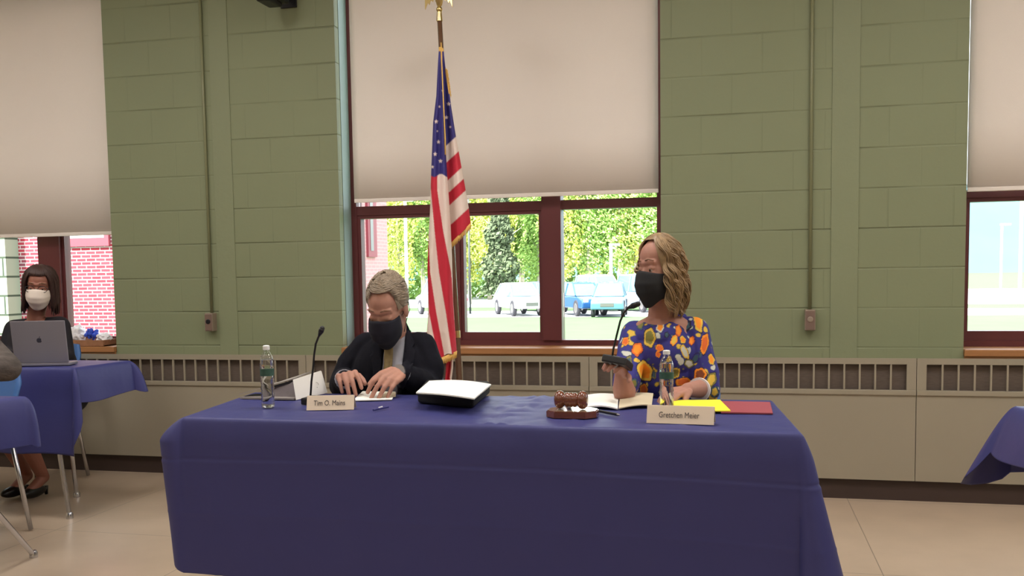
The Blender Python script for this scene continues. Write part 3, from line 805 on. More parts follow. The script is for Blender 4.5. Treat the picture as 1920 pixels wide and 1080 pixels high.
    for i in range(nA):
        for jn in range(nE):
            a = i*(nE+1)+jn; c = ((i+1) % nA)*(nE+1)+jn; fs.append((a, c, c+1, a+1))
    h.add(vs, fs, m)
    for q in range(3200):
        az = rr.uniform(-PI, PI); face = max(0, math.cos(az))
        lo = -.5+1.2*min(1, (face/.75))**1.4 if face > 0 else -.55
        el = rr.uniform(lo, 1.45)
        # combed to the right and back; front lifts
        pts = []; a, e = az, el
        da = (.62 if az > -.6 else .35)*rr.uniform(.85, 1.1)*(1 if az > -.9 else -1); de = -.16 if el < .7 else -.05
        lift = 1.03+.05*max(0, math.sin(el)); lv = rr.uniform(0, .035)
        for k in range(5):
            pts.append(m@scalp(a, e, lift+.03*math.sin(k/4*PI)+lv+.012*math.sin(az*9+e*5)))
            a += da/4*(1 if e < 1.2 else 1.6); e += de/2*(1 if face < .5 else .3)
        strand(h, pts, .0017, 4)
    h.obj('hair', M_hairm, root, smooth=True, fix=False)
    return root
build_man()

# ---------------- woman
def cpaint(o, fn):
    me = o.data; ca = me.color_attributes.new('Col', 'FLOAT_COLOR', 'POINT'); off = parent_world(o)
    for i, v in enumerate(me.vertices):
        c = fn(v.co+off, v.normal); ca.data[i].color = (c[0], c[1], c[2], 1)
C_BLUE = rgb(48, 46, 126)[:3]; C_OR = rgb(242, 146, 34)[:3]; C_OR2 = rgb(222, 104, 40)[:3]; C_YE = rgb(222, 184, 70)[:3]; C_OL = rgb(128, 122, 58)[:3]; C_WH = rgb(200, 200, 190)[:3]; C_TE = rgb(60, 88, 104)[:3]; C_BR = rgb(130, 66, 34)[:3]; C_DK = rgb(34, 28, 60)[:3]
BLOOMS = [ # px,py,rx,ry,angle,colour,ring colour
 (1218, 633, 12, 20, 0, C_OL, C_YE), (1195, 655, 11, 14, .3, C_OR, C_OR2), (1173, 640, 7, 9, .3, C_OR2, C_OR), (1209, 696, 14, 22, -.35, C_OR, C_YE),
 (1238, 612, 8, 13, .2, C_OR, C_WH), (1201, 609, 7, 10, 0, C_OL, C_TE), (1237, 652, 8, 7, .4, C_OR2, C_OR), (1234, 664, 5, 7, 0, C_OR2, C_OR),
 (1272, 620, 6, 12, .0, C_OR, C_OR2), (1264, 638, 6, 12, .3, C_YE, C_OR), (1280, 637, 6, 8, -.3, C_OR, C_YE), (1297, 639, 6, 9, .2, C_OR, C_OR2),
 (1309, 600, 9, 26, -.16, C_OR, C_YE), (1321, 645, 8, 22, .16, C_OR2, C_OR), (1334, 674, 6, 12, -.2, C_OR, C_YE), (1313, 702, 13, 14, 0, C_BR, C_OR),
 (1284, 660, 7, 16, -.4, C_WH, C_YE), (1292, 682, 10, 8, .3, C_WH, C_OL), (1281, 716, 16, 9, -.1, C_OR2, C_OR), (1207, 732, 8, 14, 0, C_OR2, C_OR), (1334, 712, 10, 16, .3, C_YE, C_OL),
 (1224, 700, 5, 12, -.3, C_TE, C_OL), (1188, 720, 7, 12, .3, C_OL, C_TE), (1246, 690, 6, 14, .1, C_OL, C_WH), (1266, 700, 9, 12, .6, C_OL, C_YE),
 (1178, 680, 7, 14, .2, C_TE, C_OL), (1250, 628, 5, 6, 0, C_TE, C_DK), (1288, 611, 8, 11, .4, C_TE, C_DK), (1304, 672, 6, 12, .5, C_TE, C_BLUE),
 (1340, 735, 8, 12, .1, C_YE, C_TE), (1322, 738, 7, 10, .5, C_OR, C_YE), (1258, 735, 8, 8, 0, C_OL, C_OR), (1172, 708, 6, 10, 0, C_OL, C_YE), (1301, 590, 4, 8, 0.5, C_WH, C_BLUE)]
def blouse_col(p, n):
    x, y = proj(p)
    if n.dot(CPOS-p) > 0:
        x += 1.2*noise.noise(p*45); y += 1.2*noise.noise(p*45+Vector((9, 0, 0)))
        for (cx, cy, rx, ry, a, c, rc) in BLOOMS:
            dx, dy = x-cx, y-cy; dx *= 1.12; dy *= 1.12; u = dx*math.cos(a)+dy*math.sin(a); v = -dx*math.sin(a)+dy*math.cos(a)
            q = math.hypot(u/rx, v/ry)
            q *= 1-.07*math.cos(5*math.atan2(v/ry, u/rx))
            if q < 1: return c if q < .72 else rc
            if q < 1.12: return C_DK
        k = noise.noise(p*38)
        if k > .46: return C_YE
        if k > .41: return C_OL
        if k < -.44: return C_WH
        if k < -.36: return C_TE
        return C_BLUE
    k = noise.noise(p*22)
    return C_OR if k > .3 else (C_OL if k > .24 else (C_WH if k < -.4 else C_BLUE))
def build_woman():
    yv = -1.95
    P = lambda x, y, dy=0: Y(x, y, yv+dy)
    hc = P(1235, 506, 0)
    hip = Vector((hc.x+.02, -1.82, .53))
    root = empty('person', (hip.x, hip.y, 0), label='seated woman in floral blouse and black mask holding a microphone base', cat='person')
    m = headmat(hc, R(-44), R(2), R(-3), (.80, .72, .98))
    b = B(); add_head(b, m, jaw=.9)
    nk = P(1238, 598, .04)
    b.chain([(m@Vector((0, .03, -.05)), .046), (nk, .044), (nk+Vector((0, .01, -.05)), .055)])
    shL = P(1190, 628, .05); shR = P(1300, 622, .05)
    chest = P(1245, 660, .03)
    b.chain([(shL, .038), (P(1222, 617, .03), .045), (P(1262, 615, .03), .045), (shR, .038)])
    b.ell(P(1240, 625, .02), (.085, .065, .05)); b.ell(chest, (.11, .085, .12)); b.ell((hip+chest)/2, (.1, .08, .14)); b.ell(hip, (.13, .11, .1))
    elL = Zp(1172, 752, .785); elL = Vector((elL.x, elL.y, .783)) if False else Y(1171, 742, -2.13)
    wL = Y(1166, 704, -2.17)
    elR = P(1322, 728, -.01); wR = Y(1289, 731, -2.10)
    b.chain([(shL, .04), (elL, .034), (elL.lerp(wL, .35), .036), (wL, .024)])
    b.chain([(shR, .04), (elR, .034), (wR, .023)])
    # raised hand under the mic base: palm up
    hand(b, wL, Vector((-.1, -.75, .65)), Vector((.15, .8, -.6)), Vector((1, -.2, .3)), ((.35, .7, .5), (.45, .7, .5), (.5, .8, .5), (.6, .8, .5)), s=.82, thumb=(.6, .8), thumb_curl=.5, palm=.07)
    d = (Y(1262, 737, -2.16)-wR)
    hand(b, wR, d, Vector((.0, -.25, 1)), Vector((.1, -1, 0)), ((.35, .35, .2), (.35, .35, .2), (.35, .4, .2), (.4, .4, .2)), s=.86, thumb=(.9, .45))
    for s in (-1, 1):
        k = Vector((hip.x+s*.08, -2.25, .53)); an = Vector((hip.x+s*.08, -2.2, .09))
        b.chain([(hip+Vector((s*.06, 0, 0)), .08), (k, .054), (an, .034), (an+Vector((0, -.1, -.05)), .028)])
    b.obj('body', M_skinw, root, remesh=.003, smoothing=3)
    t = B()
    for s in (-1, 1):
        k = Vector((hip.x+s*.08, -2.25, .53)); an = Vector((hip.x+s*.08, -2.2, .12))
        t.chain([(hip+Vector((s*.06, 0, -.01)), .095), (k, .068), (an, .05)])
    t.ell(hip, (.15, .125, .1)); t.obj('trousers', M_trous, root, remesh=.008, smoothing=4)
    for s in (-1, 1):
        B().ell((hip.x+s*.08, -2.28, .036), (.036, .11, .034)).obj('shoe', M_shoe, root, smooth=True)
    g = B()
    g.chain([(shL, .05), (P(1225, 636, .05), .06), (P(1262, 634, .05), .06), (shR+Vector((.0, 0, .002)), .05)])
    g.chain([(P(1209, 618, .05), .03), (P(1196, 622, .05), .04)]); g.chain([(P(1276, 612, .05), .034), (P(1294, 616, .05), .042)])
    g.chain([(P(1240, 612, .10), .045), (P(1270, 606, .09), .04)])
    g.ell(P(1238, 632, .035), (.1, .1, .068)); g.ell(P(1228, 665, .02), (.085, .095, .1)); g.ell(P(1258, 665, .02), (.09, .095, .1)); g.ell(P(1244, 700, .04), (.118, .105, .13)); g.ell((hip+chest)/2, (.125, .11, .17)); g.ell(hip+Vector((0, .01, .02)), (.15, .13, .12))
    g.chain([(shL, .05), (shL.lerp(elL, .45), .048), (shL.lerp(elL, .82), .045)])
    g.chain([(shR, .052), (P(1308, 665, .03), .056), (P(1318, 705, .01), .056), (P(1324, 728, -.01), .047), (P(1318, 730, -.02), .042)])
    go = g.obj('blouse', M_dress, root, remesh=.0028, smoothing=6)
    off = parent_world(go)
    bm = bmesh.new(); bm.from_mesh(go.data)
    # scoop neckline: cut what lies inside the neck opening
    nc = P(1232, 594, -.05)
    kill = []
    for v in bm.verts:
        w = v.co+off; q = w-nc; px_, py_ = proj(w)
        if (q.x/.058)**2+((q.y-.01)/.075)**2+((q.z-.012)/.04)**2 < 1 or (w.y < nc.y+.05 and ((px_-1232)/35)**2+((py_-584)/25)**2 < 1): kill.append(v)
    bmesh.ops.delete(bm, geom=kill, context='VERTS'); bm.normal_update()
    for v in bm.verts:
        w = v.co; v.co = w+v.normal*(.0045*noise.noise(Vector((w.x*16, w.y*14, w.z*8)))+.002*noise.noise(Vector((w.x*40, w.y*30, w.z*16))))
    bm.to_mesh(go.data); bm.free()
    go.data.polygons.foreach_set('use_smooth', [True]*len(go.data.polygons))
    cpaint(go, blouse_col)
    ax = (wR-elR).normalized(); c = P(1318, 730, -.02)+ax*.036
    B().tube([c-ax*.004, c+ax*.003], [.0405, .040], 24).obj('cuff_trim', M_trimw, root, smooth='auto')
    add_eyes(root, m)
    add_mask(root, m, M_maskb, z0=-.004, z1=-.128, w=.0725, dep=.125)
    B().ell(m@Vector((.079, .01, -.045)), .005).obj('earring', M_trimw, root, smooth=True)
    # curly hair
    rr = random.Random(11); h = B()
    def sc(az, el, k=1.0): return Vector((math.sin(az)*math.cos(el)*.074*k, .014-math.cos(az)*math.cos(el)*.095*k, .036+math.sin(el)*.086*k))
    nA, nE = 48, 14; vs = []; fs = []
    for i in range(nA):
        az = i/nA*2*PI-PI; face = max(0, math.cos(az)); lo = -.9 if face < .45 else -.9+1.75*min(1, (face-.45)/.4)
        for j in range(nE+1):
            el = lo+(PI/2-lo)*j/nE; vs.append(sc(az, el, 1.06))
    for i in range(nA):
        for j in range(nE):
            a = i*(nE+1)+j; c = ((i+1) % nA)*(nE+1)+j; fs.append((a, c, c+1, a+1))
    h.add(vs, fs, m)
    for cl in range(88):
        right = cl % 3 != 0
        azc = rr.uniform(R(66), R(190)) if right else -rr.uniform(R(44), R(165))
        el0c = rr.uniform(.5, 1.5); lay = rr.uniform(0, 1); phc = rr.uniform(0, 6.28); frc = rr.uniform(12, 19)
        dropc = rr.uniform(.12, .185) if right else rr.uniform(.07, .11); ampc = .007+.011*lay; volc = 1.05+.13*lay
        for st_ in range(16):
            azt = azc+rr.uniform(-.12, .12); el0 = min(1.5, el0c+rr.uniform(-.12, .12)); azs = azt*(rr.uniform(.55, .75) if el0 > .9 else 1)
            ph = phc+rr.uniform(-.35, .35); drop = dropc*rr.uniform(.9, 1.08); amp = ampc*rr.uniform(.8, 1.2); vol = volc+rr.uniform(-.02, .02); pts = []; n = 34
            if right and azt < R(66): azt = R(66)
            for k in range(n+1):
                t = k/n
                if t < .42:
                    u = t/.42; az = azs+(azt-azs)*u; el = el0*(1-u)+(-.05)*u; p = sc(az, el, 1.05+(vol-1.05)*u**.7)
                else:
                    u = (t-.42)/.58; p = sc(azt, -.05, vol); p.z -= drop*u
                    k2 = 1+.10*math.sin(u*PI)-.06*u; p.x *= k2; p.y = .014+(p.y-.014)*k2
                aa = amp*min(1, t*1.8); w = ph+t*frc
                p += Vector((math.cos(w)*aa, math.sin(w)*aa, math.sin(w+1)*aa*.4))
                pts.append(m@p)
            strand(h, pts, rr.uniform(.0014, .0024), 4)
    h.obj('hair', M_hairw, root, smooth=True, fix=False)
    # microphone held in the hand
    mb = Y(1158, 680, -2.24)
    mic = empty('gooseneck_microphone', (mb.x, mb.y, mb.z-.015), label='black gooseneck microphone held up by the woman', cat='microphone')
    tm = TM(mb, R(-8), R(-18), R(9))
    B().box(-.04, .04, -.045, .045, -.012, .012, m=tm, bev=.005).obj('base', M_blackm, mic)
    B().box(-.01, .01, -.03, -.014, .0122, .015, m=tm, bev=.001).obj('talk_button', M_steel, mic)
    pts = [Y(1148, 670, -2.235), Y(1150, 655, -2.235), Y(1156, 630, -2.23), Y(1163, 602, -2.23), Y(1170, 586, -2.23), Y(1179, 576, -2.235)]
    sm = []
    for a in range(len(pts)-1):
        for k in range(4): sm.append(pts[a].lerp(pts[a+1], k/4))
    sm.append(pts[-1])
    B().tube(sm, .0034, 10).obj('gooseneck', M_blackm, mic, smooth=True)
    e0 = Y(1178, 577, -2.235); e1 = Y(1196, 570, -2.245)
    B().chain([(e0, .0045), (e0.lerp(e1, .5), .0095), (e1, .0085)]).obj('microphone_head', M_blackm, mic, smooth=True)
    return root
build_woman()

# ---------------- seated woman at the laptop
def build_lady():
    yv = -.80
    P = lambda x, y, dy=0: Y(x, y, yv+dy)
    hc = P(75, 537, 0); hip = Vector((hc.x, -.62, .50))
    root = empty('person', (hip.x, hip.y, 0), label='seated woman in black cardigan and white mask behind the laptop', cat='person')
    m = headmat(hc, R(28), R(10), R(4), (.9, .95, .92))
    b = B(); add_head(b, m)
    nk = P(67, 590, .03); shL = P(28, 618, .05); shR = P(112, 612, .05); ch = P(68, 650, .04)
    b.chain([(m@Vector((0, .03, -.05)), .045), (nk, .044), (nk+Vector((0, .01, -.06)), .055)])
    b.chain([(shL, .04), (nk+Vector((0, .02, -.06)), .05), (shR, .04)]); b.ell(ch, (.12, .09, .14)); b.ell((ch+hip)/2, (.11, .09, .15)); b.ell(hip+Vector((-.02, 0, 0)), (.11, .1, .09))
    wL = Vector((P(22, 668, -.2).x, -1.02, .765)); elL = P(12, 668, .0); wR = Vector((P(96, 668, -.2).x, -1.02, .765)); elR = P(122, 668, .0)
    b.chain([(shL, .042), (elL, .035), (wL, .023)]); b.chain([(shR, .042), (elR, .035), (wR, .023)])
    for w, s in ((wL, 1), (wR, -1)):
        hand(b, w, Vector((.1*s, -1, -.05)), Vector((0, 0, 1)), Vector((s, 0, 0)), ((.3, .4, .2),)*4, s=.85)
    for s in (-1, 1):
        k = Vector((hip.x-.05+s*.06, -1.08, .5)); an = Vector((hip.x-.05+s*.06, -.84 if s < 0 else -.86, .1))
        b.chain([(hip+Vector((s*.05-.02, 0, 0)), .06), (k, .048), (k.lerp(an, .4), .05), (an, .03), (an+Vector((0, -.1, -.05)), .025)])
    b.obj('body', M_skinl, root, remesh=.004, smoothing=3)
    g = B(); g.chain([(shL, .056), (nk+Vector((-.03, .03, -.065)), .05), (nk+Vector((.03, .03, -.065)), .05), (shR, .056)])
    g.ell(P(50, 660, .05), (.1, .1, .17)); g.ell(P(88, 660, .05), (.1, .1, .17)); g.ell((ch+hip)/2, (.14, .12, .2)); g.ell(hip+Vector((-.03, 0, 0)), (.13, .13, .11))
    g.chain([(shL, .056), (elL, .05), (wL.lerp(elL, .15), .036)]); g.chain([(shR, .056), (elR, .05), (wR.lerp(elR, .15), .036)])
    for s in (-1, 1):
        k = Vector((hip.x-.05+s*.06, -1.08, .5)); g.chain([(hip+Vector((s*.05-.02, 0, 0)), .085), (k, .06)])
    go = g.obj('cardigan', M_cardigan, root, remesh=.008, smoothing=5)
    patch(world_bvh(go), [(58, 596), (82, 596), (74, 612), (70, 640), (66, 612)], 4, .004, .006).obj('top', M_redtop, root, smooth=True)
    for s in (-1, 1):
        an = Vector((hip.x-.05+s*.06, -.9, .05)); sh = B()
        sh.ell(an+Vector((0, -.04, -.012)), (.034, .09, .03)); sh.tube([an+Vector((0, .05, 0)), an+Vector((0, .055, -.045))], [.014, .008]); sh.obj('shoe', M_shoe, root, smooth=True)
    add_eyes(root, m); add_mask(root, m, M_maskw, z0=.0, z1=-.125, w=.07, dep=.122)
    gl = B()
    for s in (-1, 1):
        gl.tube([m@Vector((s*.034+.025*math.cos(a), -.102+.006*abs(math.cos(a)), .002+.018*math.sin(a))) for a in [k/16*2*PI for k in range(17)]], .0016, 6)
        gl.tube([m@Vector((s*.058, -.098, .006)), m@Vector((s*.08, .01, .01))], .0015, 6)
    gl.tube([m@Vector((-.01, -.106, .004)), m@Vector((.01, -.106, .004))], .0015, 6)
    gl.obj('eyeglasses', M_blackm, root, smooth=True)
    rr = random.Random(5); h = B()
    def sc(az, el, k=1.0): return Vector((math.sin(az)*math.cos(el)*.074*k, .014-math.cos(az)*math.cos(el)*.095*k, .036+math.sin(el)*.086*k))
    nA, nE = 40, 14; vs = []; fs = []
    for i in range(nA):
        az = i/nA*2*PI-PI; face = max(0, math.cos(az)); lo = -.9 if face < .4 else -.9+1.45*min(1, (face-.4)/.4)
        for j in range(nE+1): vs.append(sc(az, lo+(PI/2-lo)*j/nE, 1.06))
    for i in range(nA):
        for j in range(nE): a = i*(nE+1)+j; c = ((i+1) % nA)*(nE+1)+j; fs.append((a, c, c+1, a+1))
    h.add(vs, fs, m)
    for q in range(420):
        side = rr.choice((-1, 1)); bang = rr.random() < .16
        azt = side*rr.uniform(R(50), R(180)); pts = []; n = 12; vol = rr.uniform(1.08, 1.25); drop = rr.uniform(.14, .2); ph = rr.uniform(0, 6)
        if bang:
            azt = side*rr.uniform(0, R(45))
            for k in range(7): pts.append(m@sc(azt, 1.4-(1.4-.42)*k/6, 1.06+.07*k/6))
        else:
            for k in range(n+1):
                t = k/n
                if t < .4: u = t/.4; p = sc(azt*(.5+.5*u), 1.35*(1-u), 1.05+(vol-1.05)*u)
                else:
                    u = (t-.4)/.6; p = sc(azt, 0, vol); p.z -= drop*u; p.x *= 1+.1*u
                p += Vector((math.sin(ph+t*5)*.003, math.cos(ph+t*4)*.003, 0)); pts.append(m@p)
        strand(h, pts, .0045, 5)
    h.obj('hair', M_hairl, root, smooth=True, fix=False)
build_lady()

# ---------------- person cut by the left edge (seen as a shoulder and sleeve)
def build_edge():
    s0 = Y(2, 690, -1.75); root = empty('person', (s0.x-.12, s0.y, 0), label='person in grey patterned knit sleeve at the left photo edge', cat='person')
    c = Vector((s0.x-.22, s0.y+.0, 0)); b = B()
    hd = c+Vector((-.02, -.02, 1.13)); m = headmat(hd, R(150), R(8), 0, (.9, .95, 1)); add_head(b, m)
    nk = c+Vector((0, 0, 1.0)); sh = [c+Vector((-.15, 0, .93)), c+Vector((.12, 0, .90))]
    b.chain([(m@Vector((0, .03, -.05)), .046), (nk, .046)]); b.chain([(sh[0], .045), (nk+Vector((0, 0, -.05)), .06), (sh[1], .045)])
    b.ell(c+Vector((0, 0, .8)), (.13, .09, .16)); b.ell(c+Vector((0, 0, .6)), (.14, .11, .16))
    el = [c+Vector((-.2, .02, .7)), Y(14, 690, -1.87)]; wr = [c+Vector((-.12, -.35, .775)), Vector((c.x+.04, -2.26, .785))]
    for a, e, w, sg in ((sh[0], el[0], wr[0], 1), (sh[1], el[1], wr[1], -1)):
        b.chain([(a, .042), (e, .036), (w, .023)]); hand(b, w, (0.1*sg, -1, -.15), (0, 0, 1), (sg, 0, 0), ((.35, .4, .2),)*4, s=.85)
    for s in (-1, 1):
        h0 = c+Vector((s*.07, 0, .5)); k = h0+Vector((0, -.38, 0)); an = k+Vector((0, .02, -.42)); b.chain([(h0, .08), (k, .055), (an, .035), (an+Vector((0, -.1, -.04)), .028)])
    b.obj('body', M_skinl, root, remesh=.006, smoothing=3)
    g = B(); g.chain([(sh[0], .06), (nk+Vector((0, 0, -.07)), .065), (sh[1], .062)]); g.ell(c+Vector((0, 0, .78)), (.15, .115, .2)); g.ell(c+Vector((0, 0, .6)), (.16, .14, .17))
    for a, e, w in zip(sh, el, wr): g.chain([(a, .06), (e, .056), (w.lerp(e, .15), .038)])
    g.obj('sweater', M_plaid, root, remesh=.008, smoothing=4)
    t = B()
    for s in (-1, 1):
        h0 = c+Vector((s*.07, 0, .5)); k = h0+Vector((0, -.38, 0)); an = k+Vector((0, .02, -.38)); t.chain([(h0, .1), (k, .072), (an, .055)])
    t.obj('trousers', M_trous, root, remesh=.01, smoothing=4)
    for s in (-1, 1): B().ell(c+Vector((s*.07, -.42, .036)), (.04, .11, .035)).obj('shoe', M_shoe, root, smooth=True)
    h = B(); h.ell((0, .03, .045), (.084, .095, .088), m=m); h.ell((0, .07, -.03), (.07, .055, .08), m=m); h.obj('hair', M_hairl, root, smooth=True)
build_edge()

chair(-1.34, -1.70, R(8), 'blue stacking chair behind the seated man, its back edge beside the flag', hb=.775)
chair(-.27, -1.76, R(-4), 'blue stacking chair hidden behind the woman in the printed blouse', hb=.74)
chair(Y(96, 665, -.6).x-.16, -.61, R(0), 'blue stacking chair of the woman at the laptop', hb=.775)
chair(Y(0, 700, -1.75).x-.30, -1.72, R(0), 'blue stacking chair of the person cut by the left photo edge', hb=.73)

# ------------------------------------------------------------ flag
PT = Y(824, 32, -.50); PB = Y(872, 905, -.50); PB = Vector((PB.x, PB.y, .03))
PT.y = -.50
r = empty('flagpole', (PB.x, PB.y, 0), label='brown flagpole with eagle finial standing between the people by the window', cat='flagpole')
def pole_at(py):
    t = (Y(840, py, -.5).z-PB.z)/(PT.z-PB.z); return PB.lerp(PT, t)
B().tube([PB, PT], [.0175, .0125], 16).obj('pole', M_pole, r, smooth=True)
B().tube([PB.lerp(PT, .33), PB.lerp(PT, .345)], .0185, 16).obj('joint_ring', M_brass, r, smooth='auto')
B().tube([PT-Vector((0, 0, .02)), PT+Vector((0, 0, .025))], [.016, .012], 16).obj('ferrule', M_brass, r, smooth='auto')
B().lathe([(.0, 0), (.16, 0), (.165, .012), (.12, .03), (.05, .045), (.02, .09), (.017, .1)], (PB.x, PB.y, .0)).obj('floor_stand', M_brass, r, smooth='auto')
e = B(); tp = PT+Vector((0, 0, .025))
e.ell(tp+Vector((0, 0, .012)), .0155); e.lathe([(.012, 0), (.006, .012), (.012, .02), (.02, .035), (.014, .045)], tp+Vector((0, 0, .02)))
bc = tp+Vector((0, 0, .10))
e.ell(bc, (.022, .022, .042)); e.ell(bc+Vector((0, -.012, .05)), (.014, .018, .015)); e.chain([(bc+Vector((0, -.026, .05)), .005), (bc+Vector((0, -.036, .043)), .002)])
e.ell(bc+Vector((0, .004, -.045)), (.018, .008, .03))
for s in (-1, 1):
    poly = [(0, .03), (.03, .06), (.05, .05), (.062, 0.0), (.064, -.085), (.05, -.05), (.043, -.062), (.035, -.04), (.025, -.048), (.016, -.025), (0, -.02)]
    n = len(poly); vs = [(bc.x+s*(x+.008), bc.y-.004-.12*x, bc.z+z) for x, z in poly]+[(bc.x+s*(x+.008), bc.y+.006-.12*x, bc.z+z) for x, z in poly]
    e.add(vs, [tuple(range(n)), tuple(range(2*n-1, n-1, -1))]+[(i, (i+1) % n, n+(i+1) % n, n+i) for i in range(n)])
e.obj('eagle_finial', M_brass, r, smooth='auto')

F_RED = rgb(196, 36, 58)[:3]; F_WH = rgb(232, 212, 202)[:3]; F_BL = rgb(54, 48, 120)[:3]; F_GO = rgb(214, 168, 84)[:3]
STARS = [(818, 228, 3.2), (822, 266, 3.0), (816, 289, 3.2), (826, 302, 3.2), (841, 195, 3.2), (837, 220, 3.0), (811, 313, 2.4), (824, 200, 2.0), (844, 238, 2.0), (820, 246, 1.6), (830, 170, 2)]
def star_hit(x, y):
    for sx, sy, rr_ in STARS:
        dx, dy = x-sx, y-sy; d = math.hypot(dx, dy)
        if d < rr_*1.25:
            a = (math.atan2(dx, -dy)) % (2*PI/5); a = abs(a-PI/5)/(PI/5)  # 1 at point
            if d < rr_*(.5+.75*a): return True
    return False
def interp(tab, y): return lerp_profile(tab, y)[0]
A_L = [(88, 823), (120, 821), (180, 818), (230, 812), (320, 808.5), (400, 806), (440, 803.5), (500, 801.5), (560, 802.5), (600, 802), (622, 800), (640, 806), (684, 822)]
A_R = [(88, 829), (120, 829.5), (180, 832), (250, 834), (320, 838), (360, 841), (420, 845), (480, 847.5), (560, 849.5), (600, 852), (666, 857), (684, 857)]
B_L = [(88, 828), (150, 830), (250, 834), (340, 838), (450, 846), (470, 846)]
B_R = [(88, 831), (125, 835), (150, 840), (200, 846), (250, 854), (300, 863), (350, 872), (390, 879), (420, 883), (470, 884)]
# stripe boundaries on the hanging part: x at given picture y, alternating
SB = [ # each: [(y,x),...] edge curves ordered from right to left; colours between them
 [(330, 843), (434, 846), (510, 850), (580, 851)],
 [(330, 834), (358, 834), (434, 846.5), (510, 848), (586, 849.5), (640, 850), (664, 852)],
 [(330, 820), (358, 820), (434, 831), (510, 846), (560, 848), (586, 850), (684, 853)],
 [(330, 806), (358, 808), (434, 815), (510, 823), (586, 836), (655, 846), (684, 851)],
 [(330, 790), (400, 803), (434, 803), (510, 806.5), (586, 818), (655, 831), (684, 836)],
 [(330, 780), (480, 799), (510, 801), (586, 804.5), (655, 818), (684, 824)],
 [(330, 770), (586, 800), (620, 802), (655, 808), (684, 812)]]
def flagA(x, y):
    yb = 329+3*math.sin((x-808)*.25)-max(0, (x-815))*-.0
    if y < 96: return F_GO
    if x > interp([(88, 826), (120, 827), (200, 831), (290, 834), (300, 840)], y) and y < 292: return F_GO if y < 290 else F_BL
    if y < yb: return F_WH if star_hit(x, y) else F_BL
    cols = [F_WH, F_RED, F_WH, F_RED, F_WH, F_RED, F_WH]
    # right-most first
    edges = [interp(s, y) for s in SB]
    if y > 470 and x > interp([(470, 848), (510, 846.5), (586, 851), (666, 855.5)], y) and y < 600: return F_WH
    if x > edges[2]: return F_WH if (x < edges[1] or y < 500 and x <= 849) and y < 520 else F_RED if y > 510 else F_RED
    if x > edges[3]: return F_RED
    if x > edges[4]: return F_WH
    if x > edges[5]: return F_RED
    return F_WH
def flagB(x, y):
    v = y+.92*(x-840)
    if y < 96 and x < 834: return F_GO
    if x > 835 and 128 < y < 176 and x > interp([(128, 836), (150, 839.5), (176, 843.5)], y)-2.2: return F_GO
    bs = [270, 302, 338, 362, 387.5, 426, 462]
    if v < bs[0]: return F_WH if star_hit(x, y) else F_BL
    cols = [F_WH, F_RED, F_WH, F_RED, F_WH, F_RED]
    for i, c in enumerate(cols):
        if v < bs[i+1]: return c
    return F_RED
def cloth_fold(b, Lt, Rt, y0, y1, depth, ybase, bot=None, n=44, m=200, ph=0, flutes=3):
    """a hanging fold: closed, flattened cross-section with flutes"""
    px = []; base = len(b.v)
    for j in range(m+1):
        t = j/m
        for k in range(n):
            a = 2*PI*k/n; u = -math.cos(a)  # -1 left .. 1 right
            py = y0+(y1-y0)*t
            if bot: py = min(py, bot((u+1)/2))
            xl, xr = interp(Lt, py), interp(Rt, py); cx = (xl+xr)/2; hw = (xr-xl)/2
            X = cx+hw*u
            wd = hw/380.0
            dep = depth*min(1, .25+t*1.2)
            yy = ybase-math.sin(a)*dep*.6*min(1, wd*24) + .012*min(1, t*3)*math.sin(u*PI*flutes*.5+ph+t*2.5)
            b.v.append(Y(X, py, yy)); px.append((X, py))
    for j in range(m):
        for k in range(n):
            b.f.append((base+j*n+k, base+j*n+(k+1) % n, base+(j+1)*n+(k+1) % n, base+(j+1)*n+k))
    b.f.append(tuple(base+k for k in range(n))); b.f.append(tuple(base+m*n+k for k in range(n-1, -1, -1)))
    return px
fr = empty('flag', tuple(pole_at(300)), label='american flag with gold fringe hanging folded from the pole by the window', cat='flag')
fb = B(); pa = cloth_fold(fb, A_L, A_R, 88, 676, .045, -.575, bot=lambda u: 676-18*(u-.0)*1.0+3*math.sin(u*9), ph=.5, n=150, m=420)
na = len(fb.v)
pb = cloth_fold(fb, B_L, B_R, 90, 470, .03, -.545, bot=lambda u: 456-(u)*37, ph=2.0, n=110, m=330, flutes=2)
# tail seen below, behind
T_L = [(640, 836), (690, 836), (720, 834), (740, 832)]; T_R = [(640, 850), (690, 849.5), (720, 846), (740, 845)]
nb = len(fb.v)
pc = cloth_fold(fb, T_L, T_R, 640, 735, .02, -.545, n=24, m=40)
fo = fb.obj('flag_cloth', M_flag, fr, smooth=True)
ca = fo.data.color_attributes.new('Col', 'FLOAT_COLOR', 'POINT')
def soft(fn, x, y):
    q = [fn(x+a, y+b_) for a, b_ in ((0, 0), (.6, 0), (-.6, 0), (0, .6), (0, -.6))]
    return tuple(sum(c[k] for c in q)/5 for k in range(3))
for i, (x, y) in enumerate(pa): c = soft(flagA, x, y); ca.data[i].color = (*c, 1)
for i, (x, y) in enumerate(pb): c = soft(flagB, x, y); ca.data[na+i].color = (*c, 1)
for i, (x, y) in enumerate(pc): c = F_RED if x < 845-(y-690)*.05 else F_WH; ca.data[nb+i].color = (*c, 1)
fg = B()
def fringe(p0, p1, L, yb, n, bulge=0):
    for k in range(n):
        t = k/(n-1); x = p0[0]+(p1[0]-p0[0])*t; y = p0[1]+(p1[1]-p0[1])*t
        yy = yb-math.sin(t*PI)*bulge; a = Y(x, y-1, yy); c = Y(x+rnd.uniform(-1, 1), y+L+rnd.uniform(-1.5, 1.5), yy-.004)
        fg.tube([a, c], [.0018, .0011], 5)
fringe((817, 676), (856.5, 659), 12, -.58, 70, .028)
fg.obj('fringe', M_gold, fr, smooth=True)
fg = B()
